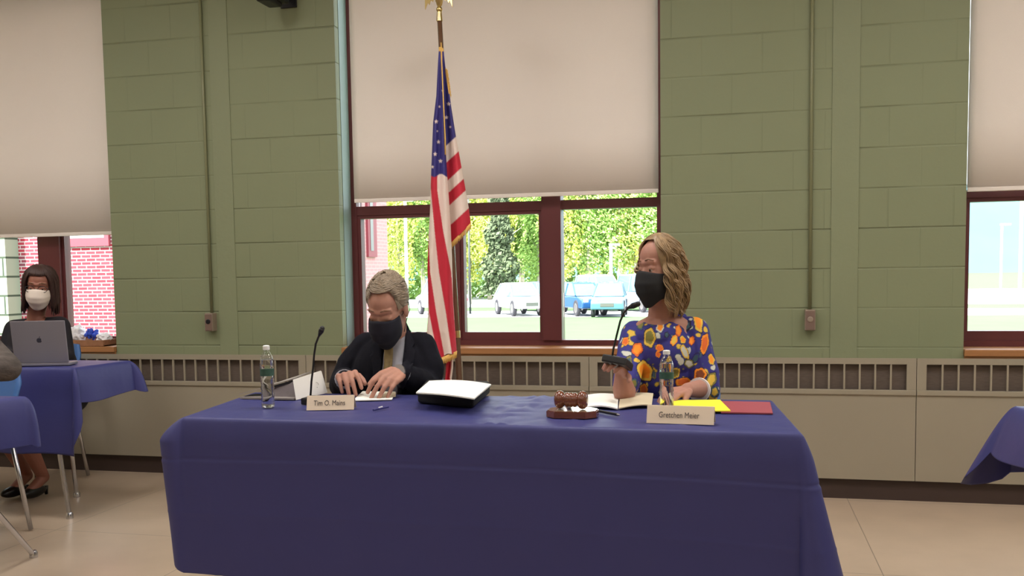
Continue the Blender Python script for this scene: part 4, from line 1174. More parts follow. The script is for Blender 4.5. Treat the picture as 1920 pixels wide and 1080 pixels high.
fringe((846.5, 455.5), (883, 418.5), 10, -.55, 60, .018)
fg.obj('fringe', M_gold, fr, smooth=True)
fg = B()
for k in range(40):
    t = k/39; x = 836.5+6.5*t; y = 128+46*t
    fg.tube([Y(x-1.5, y, -.55), Y(x+2.5+rnd.uniform(-.6, .6), y+4, -.552), Y(x+2+rnd.uniform(-.6, .6), y+9, -.552)], [.0018, .0018, .001], 5)
fg.obj('fringe', M_gold, fr, smooth=True)
cd = B(); cpt = [Y(827, 80, -.56), Y(829, 130, -.59), Y(832, 200, -.60), Y(835, 262, -.605), Y(835, 288, -.605)]
cd.tube(cpt, .003, 8); cd.obj('gold_cord', M_gold, fr, smooth=True)

# ------------------------------------------------------------ things on the front table
S = TZ+.0025
def bottle(px, py, h, label):
    p = Zp(px, py, S); s = h
    r = empty('water_bottle', (p.x, p.y, S), label=label, cat='bottle')
    w = .0215
    prof = [(.5, .0), (.82, .002), (.98, .03), (1.0, .06), (.96, .10), (1.0, .13), (.94, .16), (1, .19), (.94, .22), (1, .25), (.94, .28), (1, .31), (.92, .36), (.98, .42), (1, .5), (.985, .505), (.985, .63), (1, .64), (1.02, .70), (.96, .76), (.78, .83), (.52, .88), (.40, .90), (.40, .93)]
    P_ = [(a*w, z*s) for a, z in prof]
    bo = B().lathe(P_, (p.x, p.y, S), n=36).obj('bottle_body', M_pet, r, smooth=True)
    B().lathe([(.985*w+.0006, .512*s), (.985*w+.0006, .625*s)], (p.x, p.y, S), n=36).obj('bottle_label', M_label, r, smooth='auto')
    B().lathe([(max(0, a*w-.0012), z*s+.0012) for a, z in prof[:20]]+[(.9*w, .775*s)], (p.x, p.y, S), n=36).obj('water', M_water, r, smooth=True)
    B().lathe([(.43*w+.0012, .925*s), (.43*w+.0015, .935*s), (.43*w+.0015, .985*s), (.38*w, .995*s), (.05*w, 1.0*s)], (p.x, p.y, S), n=28).obj('cap', M_cap, r, smooth='auto')
    return r
def hh(px, y0, y1):  # height in metres of a thing standing at (px,y1) on the table
    p = Zp(px, y1, S); q = Y(px, y0, p.y); return q.z-S
bottle(503, 764, hh(503, 647, 764), 'clear water bottle at the left end of the front table')
bottle(1250, 766, hh(1250, 656, 766), 'clear water bottle behind the right name plate')
def nameplate(px0, px1, ybl, ybr, yt, text, label, tsize):
    a = Zp(px0, ybl, S); c = Zp(px1, ybr, S); d = (c-a); L = d.length; ang = math.atan2(d.y, d.x)
    H = hh((px0+px1)/2, yt, (ybl+ybr)/2)
    r = empty('name_plate', (a.x, a.y, S), label=label, cat='name plate')
    m = TM(a, ang)
    # tent: front panel leans back
    g = B(); lean = .018
    g.add([(0, 0, 0), (L, 0, 0), (L, lean, H), (0, lean, H), (0, .003, 0), (L, .003, 0), (L, lean+.003, H), (0, lean+.003, H)], [(0, 1, 2, 3), (7, 6, 5, 4), (0, 4, 5, 1), (3, 2, 6, 7), (1, 5, 6, 2), (0, 3, 7, 4)], m)
    g.add([(0, lean+.0035, H), (L, lean+.0035, H), (L, .05, 0), (0, .05, 0), (0, lean+.0065, H), (L, lean+.0065, H), (L, .053, 0), (0, .053, 0)], [(0, 1, 2, 3), (7, 6, 5, 4), (0, 4, 5, 1), (3, 2, 6, 7), (1, 5, 6, 2), (0, 3, 7, 4)], m)
    g.obj('card', M_plate, r)
    cu = bpy.data.curves.new('t', 'FONT'); cu.body = text; cu.size = tsize; cu.align_x = 'CENTER'; cu.align_y = 'CENTER'; cu.extrude = .0003
    t = bpy.data.objects.new('t', cu); COL.objects.link(t); dg = bpy.context.evaluated_depsgraph_get(); dg.update()
    me = bpy.data.meshes.new_from_object(t.evaluated_get(dg)); bpy.data.objects.remove(t)
    xs = [v.co.x for v in me.vertices]; w = max(xs)-min(xs); k = .66*L/w if len(text) < 13 else .60*L/w
    mm = m @ Matrix.Translation((L*.48, lean*.5-.0012, H*.48)) @ Matrix.Rotation(PI/2-math.atan2(lean, H), 4, 'X') @ Matrix.Diagonal((k, 1, 1, 1))
    me.transform(Matrix.Translation(-Vector((a.x, a.y, S))) @ mm)
    me.name = 'lettering'; me.materials.clear(); me.materials.append(M_ink); o = bpy.data.objects.new('lettering', me); COL.objects.link(o); o.parent = r
nameplate(574.5, 663.5, 769.5, 768, 743, 'Tim O. Mains', 'beige name plate reading Tim O. Mains in front of the man', .0235)
nameplate(1212, 1338.5, 793, 797, 763, 'Gretchen Meier', 'beige name plate reading Gretchen Meier in front of the woman', .0225)

# left gooseneck mic on the table
p = Zp(582, 757, S); r = empty('gooseneck_microphone', (p.x, p.y, S), label='black gooseneck microphone standing behind the left name plate', cat='microphone')
B().box(p.x-.02, p.x+.028, p.y-.03, p.y+.05, S, S+.022, bev=.005).obj('base', M_blackm, r)
yy = p.y+.01
pts = [Y(582, 741, yy), Y(584, 715, yy), Y(587, 690, yy), Y(589, 665, yy), Y(592, 645, yy), Y(597, 632, yy), Y(600, 626, yy)]; pts[0].z = S+.02
B().tube(pts, .0034, 10).obj('gooseneck', M_blackm, r, smooth=True)
B().chain([(Y(599, 628, yy), .005), (Y(602, 621, yy), .009), (Y(604, 616, yy), .0085)]).obj('microphone_head', M_blackm, r, smooth=True)

# gavel and block
p = Zp(1070, 783, S); r = empty('sounding_block', (p.x, p.y, S), label='polished dark octagonal sounding block under the gavel', cat='gavel block')
hb_ = .019; W = .0725
poly = [(-W, -.02), (-W*.62, -.05), (W*.62, -.05), (W, -.02), (W, .03), (W*.62, .06), (-W*.62, .06), (-W, .03)]
g = B(); g.prism([(p.x+x, p.y+y+.03) for x, y in poly], S, S+hb_-.003); g.prism([(p.x+x*.96, p.y+y*.96+.03) for x, y in poly], S+hb_-.003, S+hb_)
g.obj('block', M_wood, r)
g2 = B().prism([(p.x+x*.86, p.y+y*.82+.03) for x, y in poly], S+hb_, S+hb_+.0006).obj('top_glare', mat('block top glare', rgb(200, 180, 160), .12, .6, var=.1), r)  # thin pale sheet on the dark wood; glare put into its colour
gy = p.y+.035; gz = S+hb_+.0275
gc = Vector((p.x-.004, gy, gz)); r2 = empty('gavel', (gc.x, gc.y, S+hb_+.001), label='turned dark wood gavel lying on its block', cat='gavel')
pr = [(.004, -.047), (.019, -.046), (.025, -.040), (.0265, -.033), (.024, -.026), (.018, -.021), (.0155, -.018), (.0205, -.015), (.021, -.009), (.0185, -.006), (.021, -.003), (.021, .003), (.0185, .006), (.021, .009), (.0205, .015), (.0155, .018), (.018, .021), (.024, .026), (.0265, .033), (.025, .040), (.019, .046), (.004, .047)]
B().lathe(pr, gc, axis=(1, -.08, 0)).obj('gavel_head', M_wood, r2, smooth=True)
hx = (Zp(1030, 765, S)-Vector((gc.x, gc.y, S))); he = Vector((gc.x-.05, gc.y+.19, S+.02))
st = gc+Vector((0, .015, 0)); dv = (he-st)
B().tube([st, st+dv*.2, st+dv*.45, st+dv*.7, st+dv*.88, st+dv*.95, st+dv*1.0], [.006, .008, .0075, .0095, .012, .015, .010], 14).obj('handle', M_wood, r2, smooth=True)

def sheet(pts, z0, th, name, m, parent, curl=None, n=10):
    """thin slab from four picture points on the table (order bl, br, tr, tl)"""
    q = [Zp(x, y, z0) for x, y in pts]; vs = []; fs = []
    for lay in (0, 1):
        for j in range(n+1):
            for i in range(n+1):
                u, v = i/n, j/n; w = (q[0]*(1-u)+q[1]*u)*(1-v)+(q[3]*(1-u)+q[2]*u)*v
                vs.append((w.x, w.y, z0+lay*th+(curl(u, v) if curl else 0)))
    L = (n+1)**2
    for j in range(n):
        for i in range(n):
            a = j*(n+1)+i; fs += [(a, a+n+1, a+n+2, a+1), (L+a, L+a+1, L+a+n+2, L+a+n+1)]
    for i in range(n):
        a = i; fs.append((a, a+1, L+a+1, L+a)); a = n*(n+1)+i; fs.append((a+1, a, L+a, L+a+1))
        a = i*(n+1); fs.append((a+n+1, a, L+a, L+a+n+1)); a = i*(n+1)+n; fs.append((a, a+n+1, L+a+n+1, L+a))
    return B().add(vs, fs).obj(name, m, parent, smooth='auto', fix=True)
def slab_thing(name, pts, z0, th, m, label, cat, curl=None):
    c = sum((Zp(x, y, z0) for x, y in pts), Vector((0, 0, 0)))/4
    o = sheet(pts, z0, th, name, m, None, curl)
    o.data.transform(Matrix.Translation(-Vector((c.x, c.y, z0)))); o.location = (c.x, c.y, z0)
    return tag(o, label, cat)
slab_thing('folder', [(1352, 775), (1449, 777), (1444, 756), (1350, 754)], S, .004, M_red, 'red folder at the right end of the front table', 'folder')
slab_thing('folder', [(1262, 773), (1370, 771.5), (1350, 751), (1258, 752)], S+.0045, .003, M_yellow, 'bright yellow folder overlapping the red folder', 'folder')
# open booklet
bc_ = Zp(1160, 760, S); r = empty('open_booklet', (bc_.x, bc_.y, S), label='open booklet with white and tan pages between gavel and name plate', cat='booklet')
sheet([(1098, 765), (1158, 768), (1160, 742), (1092, 744)], S, .004, 'left_page', M_paper, r, curl=lambda u, v: .006*math.sin(u*PI))['label'] = 'white left page'
sheet([(1160, 768), (1222, 764), (1225, 742), (1163, 742)], S, .003, 'right_page', M_cream, r, curl=lambda u, v: .006*math.sin(u*PI*.8)+.002)['label'] = 'tan right page'
# pen
a = Zp(1120, 770, S+.005); c = Zp(1158, 777.5, S+.005)
r = empty('pen', (a.x, a.y, S), label='dark pen lying right of the gavel block', cat='pen')
B().tube([a, c], .0042, 10).obj('barrel', M_blackm, r, smooth='auto'); B().tube([c, c+(c-a).normalized()*.012], [.004, .001], 10).obj('tip', M_steel, r, smooth='auto')
a = Zp(700, 769, S+.004); c = Zp(728, 763, S+.004)
r = empty('pen', (a.x, a.y, S), label='small thin pen with bright clip lying in front of the man', cat='pen')
B().tube([a, c], .003, 10).obj('barrel', mat('blue pen', rgb(60, 60, 120), .3, var=.05), r, smooth='auto'); B().tube([a.lerp(c, .35)+Vector((0, 0, .004)), a.lerp(c, .6)+Vector((0, 0, .0045))], .0022, 8).obj('clip', M_cap, r, smooth='auto')
# papers under the man's hands
slab_thing('note_paper', [(662, 752), (735, 750), (742, 736), (680, 735)], S, .003, M_paper, 'white note paper under the hands of the man', 'paper')
slab_thing('note_paper', [(716, 745), (742, 744), (742, 736), (722, 736)], S+.0035, .002, M_cream, 'small cream slip lying on the white note paper', 'paper')
# black binder with papers
p0 = Zp(783, 756, S); p1 = Zp(888, 766, S); p2 = Zp(919, 739, S); p3 = Zp(800, 735, S)
r = empty('zip_binder', tuple((p0+p1+p2+p3)/4), label='thick black zip binder in the middle of the front table', cat='binder')
H = hh(835, 737, 761)*1.12
q = [p0, p1, p2, p3]
def quad_block(q, z0, z1, bev=.006, shrink=0):
    c = sum(q, Vector((0, 0, 0)))/4; bm = bmesh.new()
    vs = [bm.verts.new((c.x+(v.x-c.x)*(1-shrink), c.y+(v.y-c.y)*(1-shrink), z)) for z in (z0, z1) for v in q]
    for f in ((3, 2, 1, 0), (4, 5, 6, 7), (0, 1, 5, 4), (1, 2, 6, 5), (2, 3, 7, 6), (3, 0, 4, 7)): bm.faces.new([vs[i] for i in f])
    if bev: bmesh.ops.bevel(bm, geom=bm.edges[:], offset=bev, segments=3, affect='EDGES', profile=.5)
    bm.verts.index_update(); b = B().add([v.co.copy() for v in bm.verts], [[v.index for v in f.verts] for f in bm.faces]); bm.free(); return b
quad_block(q, S, S+H, .01).obj('cover', M_blackfab, r, smooth='auto')
B().tube([Vector((v.x, v.y, S+H*.62)) for v in [q[0]+(q[3]-q[0])*.03, q[0], q[1], q[2]]], .003, 8).obj('zipper', M_blackm, r, smooth='auto')
pz = S+H+.001
pp = [Zp(780, 738, pz), Zp(889, 750, pz), Zp(921, 724, pz), Zp(805, 716, pz)]
cc = sum(pp, Vector((0, 0, 0)))/4
o = B(); n = 14; vs = []; fs = []
for lay in (0, 1):
    for j in range(n+1):
        for i in range(n+1):
            u, v = i/n, j/n; w = (pp[0]*(1-u)+pp[1]*u)*(1-v)+(pp[3]*(1-u)+pp[2]*u)*v
            vs.append((w.x, w.y, pz+lay*.004+.009*math.sin(u*PI*.9)*(.4+.6*v)))
L = (n+1)**2
for j in range(n):
    for i in range(n): a = j*(n+1)+i; fs += [(a, a+n+1, a+n+2, a+1), (L+a, L+a+1, L+a+n+2, L+a+n+1)]
for i in range(n):
    a = i; fs.append((a, a+1, L+a+1, L+a)); a = n*(n+1)+i; fs.append((a+1, a, L+a, L+a+1)); a = i*(n+1); fs.append((a+n+1, a, L+a, L+a+n+1)); a = i*(n+1)+n; fs.append((a, a+n+1, L+a+n+1, L+a))
o.add(vs, fs); tag(o.obj('paper_stack', M_paper, None, smooth='auto', origin=(cc.x, cc.y, pz)), 'white paper stack lying on the black zip binder', 'papers')

# grey propped cover, white folded card, small white box
a = Zp(449, 746, S); b0 = Zp(548, 748, S)
yb = a.y+.02
r = empty('propped_folder', (a.x, yb, S), label='grey folder propped open behind the left water bottle', cat='folder')
bl = Zp(450, 748, S); br_ = Zp(550, 750, S)
t0 = Y(449, 740, bl.y+.01); t1 = Y(551, 711, br_.y+.05)
def plate_q(vs4, n, th):
    v = [Vector(p) for p in vs4]; n = Vector(n).normalized()*th
    return B().add(v+[p+n for p in v], [(0, 1, 2, 3), (7, 6, 5, 4), (0, 4, 5, 1), (1, 5, 6, 2), (2, 6, 7, 3), (3, 7, 4, 0)])
plate_q([bl, br_, br_+Vector((0, .1, 0)), bl+Vector((0, .1, 0))], (0, 0, 1), .006).obj('lower_cover', M_grey, r)
plate_q([t0, t1, t1+Vector((.0, .14, .01)), t0+Vector((0, .12, .002))], (0, 0, 1), .003).obj('upper_cover', M_grey, r)
k = .012
plate_q([t0.lerp(t1, .45)-Vector((0, 0, .002)), t1-Vector((0, 0, .002)), t1-Vector((0, 0, k)), t0.lerp(t1, .45)-Vector((0, 0, .006))], (0, 1, 0), .03).obj('black_edge', M_blackm, r)
plate_q([bl+Vector((.06, .03, .006)), br_+Vector((0, .03, .006)), Vector((t1.x, br_.y+.05, t1.z-.006)), bl+Vector((.06, .04, .02))], (0, 1, 0), .01).obj('inner_leaf', mat('grey inner leaf', rgb(120, 112, 116), .6, var=.3, vscale=25), r)
c0 = Zp(555, 750, S); c1 = Zp(608, 738, S)
r = empty('folded_card', (c0.x, c0.y, S), label='white folded card standing behind the left microphone', cat='card')
e0 = Y(549, 712, c0.y+.012); e1 = Y(601, 695, c1.y+.012)
plate_q([c0, c1, e1, e0], (0, 1, .1), .002).obj('front_flap', M_paper, r)
plate_q([c0+Vector((.0, .03, 0)), c1+Vector((-.002, .03, 0)), e1+Vector((0, .006, -.002)), e0+Vector((0, .006, -.002))], (0, 1, -.1), .002).obj('back_flap', M_paper, r)
mk = (c1.lerp(e1, .45)).lerp(c0.lerp(e0, .45), .22)
B().tube([mk+Vector((.008*math.cos(t), -.002, .009*math.sin(t))) for t in [i/12*5.2 for i in range(13)]], .0008, 5).obj('printed_mark', M_steel, r)
p = Zp(612, 738, S); tag(B().box(-.009, .009, -.012, .012, 0, .034, bev=.003).obj('small_box', M_cap, origin=(p.x, p.y, S)), 'tiny white box standing right of the folded card', 'box')

# laptop on far left table
a = Zp(26, 688, S); c = Zp(128, 686, S); Lw = (c-a).length; an = math.atan2(c.y-a.y, c.x-a.x)
r = empty('laptop', (a.x, a.y, S), label='silver laptop open with its lid toward the camera, far left table', cat='laptop')
m = TM(Vector((a.x, a.y, S)), an); Hl = hh(75, 601, 688)
lm = m @ Matrix.Translation((0, .012, .016)) @ Matrix.Rotation(R(8), 4, 'X')
B().box(0, Lw, .01, .12, .001, .015, m=m, bev=.004).obj('keyboard_base', M_lidgrey, r)
lid = B().box(0, Lw, -.003, .003, 0, Hl-.016, m=lm, bev=.0025).obj('lid', M_lidgrey, r)
B().box(.006, Lw-.006, .0032, .0036, .01, Hl-.024, m=lm).obj('screen', M_screen, lid)
lg = B(); cx, cz, s = Lw*.5, Hl*.50, .0125
prof = []
for i in range(40):
    t = i/40*2*PI; rr_ = 1-.10*math.cos(t-PI/2)**8*1-.06*math.exp(-((math.degrees((t-1.5*PI+PI) % (2*PI)-PI))/18)**2)
    x, z = rr_*math.cos(t)*.95, rr_*math.sin(t)
    bt = math.hypot(x-1.12, z-.12)
    if bt < .42: k = .42/bt; x, z = 1.12+(x-1.12)*k, .12+(z-.12)*k
    prof.append((cx+x*s, cz+z*s))
n = len(prof); lg.add([(x, -.0036, z) for x, z in prof]+[(x, -.0031, z) for x, z in prof], [tuple(range(n)), tuple(range(2*n-1, n-1, -1))]+[(i, (i+1) % n, n+(i+1) % n, n+i) for i in range(n)], lm)
leaf = [(0, 1.05), (.1, 1.35), (.45, 1.6), (.4, 1.25), (.15, 1.05)]; n = len(leaf)
lg.add([(cx+x*s, -.0036, cz+z*s) for x, z in leaf]+[(cx+x*s, -.0031, cz+z*s) for x, z in leaf], [tuple(range(n)), tuple(range(2*n-1, n-1, -1))]+[(i, (i+1) % n, n+(i+1) % n, n+i) for i in range(n)], lm)
lg.obj('lid_mark', M_logo, lid)
# small thing at near-left table edge
p = Zp(-2, 748, TZ+.0025); tag(B().box(-.03, .024, -.02, .02, 0, .012, bev=.004).obj('small_case', M_grey, origin=(p.x, p.y, TZ+.0025)), 'small grey case at the photo edge on the near left table', 'case')

# gift tray on the left sill
p = Y(160, 632, .05); z0 = ZS+.001
r = empty('tray', (-3.98, .05, z0), label='brown tray on the sill of the left window', cat='tray')
xl, xr = Y(128, 630, .04).x, Y(205, 630, .04).x
t = B(); t.box(xl, xr, -.02, .12, z0, z0+.006); t.box(xl, xr, -.022, -.014, z0, z0+.038, bev=.003).box(xl, xr, .114, .122, z0, z0+.038, bev=.003).box(xl, xl+.008, -.014, .114, z0, z0+.038).box(xr-.008, xr, -.014, .114, z0, z0+.038)
t.obj('basket', M_brown, r)
def crumple(c, rr_, seed, m, name, label, cat):
    bm = bmesh.new(); bmesh.ops.create_icosphere(bm, subdivisions=4, radius=1)
    for v in bm.verts:
        k = 1+.35*noise.noise(v.co*2.2+Vector((seed, 0, 0)))+.22*abs(noise.noise(v.co*5+Vector((0, seed, 0))))
        v.co = Vector((v.co.x*rr_[0], v.co.y*rr_[1], v.co.z*rr_[2]))*k
    zmin = min(v.co.z for v in bm.verts); bm.verts.index_update()
    b = B().add([v.co+Vector((0, 0, -zmin)) for v in bm.verts], [[v.index for v in f.verts] for f in bm.faces]); bm.free()
    b.v = [v+Vector(c) for v in b.v]
    return tag(b.obj(name, m, None, origin=c, smooth='auto'), label, cat)
crumple(((xl+.06), .05, z0+.007), (.05, .045, .055), 1.3, M_tissue, 'tissue_bundle', 'white tissue bundle at the left end of the sill tray', 'tissue')
crumple((xr-.045, .05, z0+.007), (.04, .045, .034), 4.1, M_tissue, 'tissue_bundle', 'crumpled white tissue at the right end of the sill tray', 'tissue')
bz = z0+.075; bx = Y(173, 605, .05).x; bwb = B()
for k in range(9):
    a = k/9*2*PI; c = Vector((bx+.03*math.cos(a), .04+.012*math.sin(k*2.1), bz+.018*math.sin(a)))
    bwb.ell(c, (.02, .014, .013), rot3(0, -a, .3*k))
bwb.ell((bx, .03, bz), .016); bwb.tube([(bx, .04, bz), (bx+.01, .05, z0+.01)], .006)
tag(bwb.obj('ribbon_bow', M_bluebow, None, smooth=True, origin=(bx, .04, z0+.008)), 'shiny blue ribbon bow on the sill tray at the left window', 'bow')

# ------------------------------------------------------------ outside
GZ = -1.0
M_grass = mat('pale grass', rgb(82, 112, 74), .95, var=.12, vscale=.6, spec=.1)
M_asph = mat('light asphalt', rgb(185, 185, 185), .9, var=.05, vscale=.4, spec=.1)
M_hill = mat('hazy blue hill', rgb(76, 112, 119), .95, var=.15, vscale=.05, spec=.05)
M_brick = brick_mat('red brick', rgb(140, 50, 60), rgb(92, 62, 72), rgb(170, 158, 156), .21, .069, .009)
M_brick.node_tree.nodes['Principled BSDF'].inputs['Specular IOR Level'].default_value = 0.05
M_wtile = brick_mat('white glazed block', rgb(128, 134, 120), rgb(134, 138, 124), rgb(60, 68, 58), .34, .37, .02)
M_pinkf = mat('red window trim outside', rgb(130, 52, 64), .5, var=.05)
M_leafs = [mat('yellow green leaves', rgb(176, 186, 96), .8, var=.5, vscale=.9, spec=.1), mat('fresh green leaves', rgb(144, 176, 98), .8, var=.5, vscale=.9, spec=.1), mat('dark conifer needles', rgb(92, 104, 80), .8, var=.3, vscale=1.5, spec=.1)]
M_bark = mat('pale bark', rgb(170, 165, 148), .9, var=.3, vscale=6)
tag(B().box(-60, 80, .5, 40.0, GZ-.5, GZ).obj('trim_20', M_grass), kind='structure').name = 'lawn'
tag(B().box(-60, 80, 40.0, 47.5, GZ-.5, GZ-.01).obj('parking_lot', M_asph), kind='structure')
tag(B().box(-60, 80, 47.5, 53, GZ-.5, GZ).obj('grass_strip', M_grass), kind='structure')
tag(B().box(-60, 80, 53, 92, GZ-.5, GZ-.01).obj('far_road', M_asph), kind='structure')
tag(B().box(-120, 160, 92, 320, GZ-.5, GZ).obj('far_meadow', M_grass), kind='structure')
hv = []; hf = []
for i in range(61):
    x = -250+i*13; h = 30+9*noise.noise(Vector((x*.012, 3, 0)))
    hv += [(x, 300, GZ-.6), (x, 330, GZ+h*.7), (x, 360, GZ+h), (x, 420, GZ-.6)]
for i in range(60):
    for j in range(3): a = i*4+j; hf.append((a, a+4, a+5, a+1))
tag(B().add(hv, hf).obj('hills', M_hill, smooth=True), kind='structure')
# brick wing
M_pole2 = mat('grey outside glass', rgb(120, 110, 110), .3, var=.1)
bwy = 11.0; xa = -19.0; xb = Y(640, 500, bwy).x; xt = Y(36, 500, bwy).x
def yfor(x, px):
    lo, hi = 0.0, 200.0
    for _ in range(60):
        mid = (lo+hi)/2
        if proj((x, mid, 1.2))[0] < px: lo = mid
        else: hi = mid
    return lo
byf = yfor(xb, 728)
M_brick2 = brick_mat('glare-washed brick side', rgb(190, 134, 138), rgb(182, 130, 136), rgb(196, 150, 152), .21, .069, .009, axis='Y')  # side bricks paled and evened out; overexposure put into their colour
r = empty('brick_building', ((xa+xb)/2, bwy+4, GZ), label='red brick school wing seen through the left and middle windows', cat='building')
B().box(xt, xb-.02, bwy, byf, GZ, 7).obj('brick_wall', M_brick, r)
B().box(xb-.02, xb, bwy, byf, GZ, 7).obj('side_wall', M_brick2, r)
w0, w1 = yfor(xb, 688), yfor(xb, 704)
wz = Y(696, 482, (w0+w1)/2).z
wo = B().box(xb, xb+.05, w0, w1, wz, wz+3).obj('window_frame', M_pinkf, r)
B().box(xb+.05, xb+.06, w0+.1, w0+(w1-w0)*.55, wz+.12, wz+2.9).obj('window_pane', M_pole2, wo)
B().box(xa, xt, bwy-.35, byf, GZ, 7).obj('glazed_block_wall', M_wtile, r)
B().box(xa-.1, xb+.1, bwy-.45, byf+.1, 7, 7.3).obj('roof_edge', M_maroon, r)
for (pa_, pb_, py_b, hgt) in ((118, 205, 462, 1.6),):
    x0_, zb_ = Y(pa_, py_b, bwy-.04).x, Y((pa_+pb_)/2, py_b, bwy-.04).z; x1_ = Y(pb_, py_b, bwy-.04).x
    w = B(); fw = .1
    w.box(x0_, x0_+fw, bwy-.06, bwy+.0, zb_, zb_+hgt).box(x1_-fw, x1_, bwy-.06, bwy, zb_, zb_+hgt).box(x0_+fw, x1_-fw, bwy-.06, bwy, zb_, zb_+fw*1.6).box(x0_+fw, x1_-fw, bwy-.06, bwy, zb_+hgt-fw, zb_+hgt)
    wo = w.obj('window_frame', M_pinkf, r)
    B().box(x0_+fw, x1_-fw, bwy-.02, bwy-.002, zb_+fw*1.6, zb_+hgt-fw).obj('window_pane', mat('outside glass', rgb(190, 200, 200), .1, var=.2, vscale=2), wo)

# trees
def tree_mesh(kind, seed):
    rr = random.Random(seed); c = B(); Ht = 10.5 if kind < 2 else 9.5
    n = 5200
    for q in range(n):
        if kind < 2:
            th = rr.uniform(0, 2*PI); u = rr.uniform(-1, 1); rad = rr.uniform(.35, 1)**.5
            rho = math.sqrt(1-u*u); k = .75+.5*noise.noise(Vector((math.cos(th)*rho*1.7, math.sin(th)*rho*1.7, u*1.7+seed)))
            p = Vector((math.cos(th)*rho*2.3*rad*k, math.sin(th)*rho*2.3*rad*k, Ht*.56+u*Ht*.47*rad*k))
            sz = rr.uniform(.07, .17)
        else:
            z = rr.uniform(.08, 1); th = rr.uniform(0, 2*PI); rad = (1-z)*1.25+.1; rad *= rr.uniform(.5, 1)*(1+.25*math.sin(z*30))
            p = Vector((math.cos(th)*rad, math.sin(th)*rad, z*Ht)); sz = rr.uniform(.1, .2)
        a = Vector((rr.gauss(0, 1), rr.gauss(0, 1), rr.gauss(0, 1))).normalized(); w = a.orthogonal().normalized(); v = a.cross(w)
        c.add([p+w*sz, p+v*sz*.6, p-w*sz, p-v*sz*.6], [(0, 1, 2, 3)])
    t = B(); lean = rr.uniform(-.3, .3)
    t.tube([(0, 0, 0), (lean*.2, 0, Ht*.3), (lean*.6, 0, Ht*.6), (lean, 0, Ht*.93)], [.17, .13, .08, .02], 8)
    for q in range(9):
        z = Ht*rr.uniform(.25, .8); th = rr.uniform(0, 2*PI); L = rr.uniform(.8, 1.8)
        t.tube([(lean*z/Ht, 0, z), (lean*z/Ht+math.cos(th)*L, math.sin(th)*L, z+L*.7)], [.05, .012], 5)
    return c, t
protos = []
for kind, seed in ((0, 1), (1, 2), (0, 3), (1, 4), (2, 5)):
    c, t = tree_mesh(kind, seed)
    protos.append((kind, c, t))
pm = {}
def tree(px, yv, pi, sc_, label):
    kind, c, t = protos[pi]; base = Y(px, 540, yv)
    r = empty('leafy_tree' if kind < 2 else 'conifer_tree', (base.x, yv, GZ), rnd.uniform(0, 6), label=label, cat='tree', group='trees behind the parking lot')
    r.scale = (sc_, sc_, sc_)
    if pi not in pm:
        co = c.obj('foliage', M_leafs[kind], None, fix=False); to = t.obj('trunk', M_bark, None, smooth=True)
        co.parent = r; to.parent = r; pm[pi] = (co, to)
    else:
        for s in pm[pi]: o = s.copy(); COL.objects.link(o); o.parent = r
tl = {0: 'yellow-green leafy tree behind the parked cars', 1: 'fresh green leafy tree behind the parked cars', 2: 'dark narrow conifer behind the white sedan'}
row = []
for i, px in enumerate((700, 745, 790, 835, 890, 925, 975, 1020, 1065, 1110, 1155, 1200, 1245)):
    row.append((px+rnd.uniform(-12, 12), 56+rnd.uniform(0, 4), (1, 0, 1, 0, 2, 0, 1, 3, 0, 3, 1, 2, 3)[i], rnd.uniform(.85, 1.05)))
for i, px in enumerate(range(670, 1290, 62)):
    row.append((px, 66+rnd.uniform(0, 5), (3, 1, 0, 2)[i % 4], rnd.uniform(1.05, 1.25)))
for px, yv, pi, s in row: tree(px, yv, pi, s, tl[protos[pi][0]])
tree(938, 54, 4, 1.05, tl[2])
# undergrowth, uncountable
ug = B(); rr = random.Random(21)
xl_, xr_ = Y(640, 540, 75).x, Y(1330, 540, 75).x
for q in range(14000):
    x = rr.uniform(xl_, xr_); p = Vector((x, 75+rr.uniform(-2, 2), GZ+rr.uniform(0, 1)**1.2*9.5)); sz = rr.uniform(.12, .34)
    a = Vector((rr.gauss(0, 1), rr.gauss(0, 1), rr.gauss(0, 1))).normalized(); w = a.orthogonal().normalized(); v = a.cross(w)
    ug.add([p+w*sz, p+v*sz*.6, p-w*sz, p-v*sz*.6], [(0, 1, 2, 3)])
tag(ug.obj('woodland', M_leafs[1], fix=False), 'dense green woodland foliage behind the trees', 'foliage', kind='stuff')
# poles
def pole(px, yv, h, m, label, rad=.06):
    p = Y(px, 540, yv); r = empty('lamp_post', (p.x, yv, GZ), label=label, cat='lamp post')
    B().tube([(p.x, yv, GZ), (p.x, yv, GZ+h)], rad, 8).obj('post', m, r, smooth=True)
    B().box(p.x-.1, p.x+.5, yv-.12, yv+.12, GZ+h, GZ+h+.12, bev=.02).obj('lamp_head', m, r)
M_dpole = mat('dark post metal', rgb(70, 75, 70), .6, var=.1); M_wpole = mat('white post', rgb(225, 228, 228), .6, var=.05)
pole(881, 44, 7, M_dpole, 'dark lamp post left of the yellow-green trees')
pole(763, 50, 6.5, M_wpole, 'pale post seen between the man and the flag', .1)
pole(1146, 50, 3.6, M_wpole, 'pale post standing for a trunk behind the blue cars', .09)  # post model reused for a broad pale tree trunk
pole(1876, 60, 4.6, M_wpole, 'pale post in the right window, left one', .07)
pole(1912, 60, 7, M_wpole, 'pale post in the right window at the photo edge', .1)
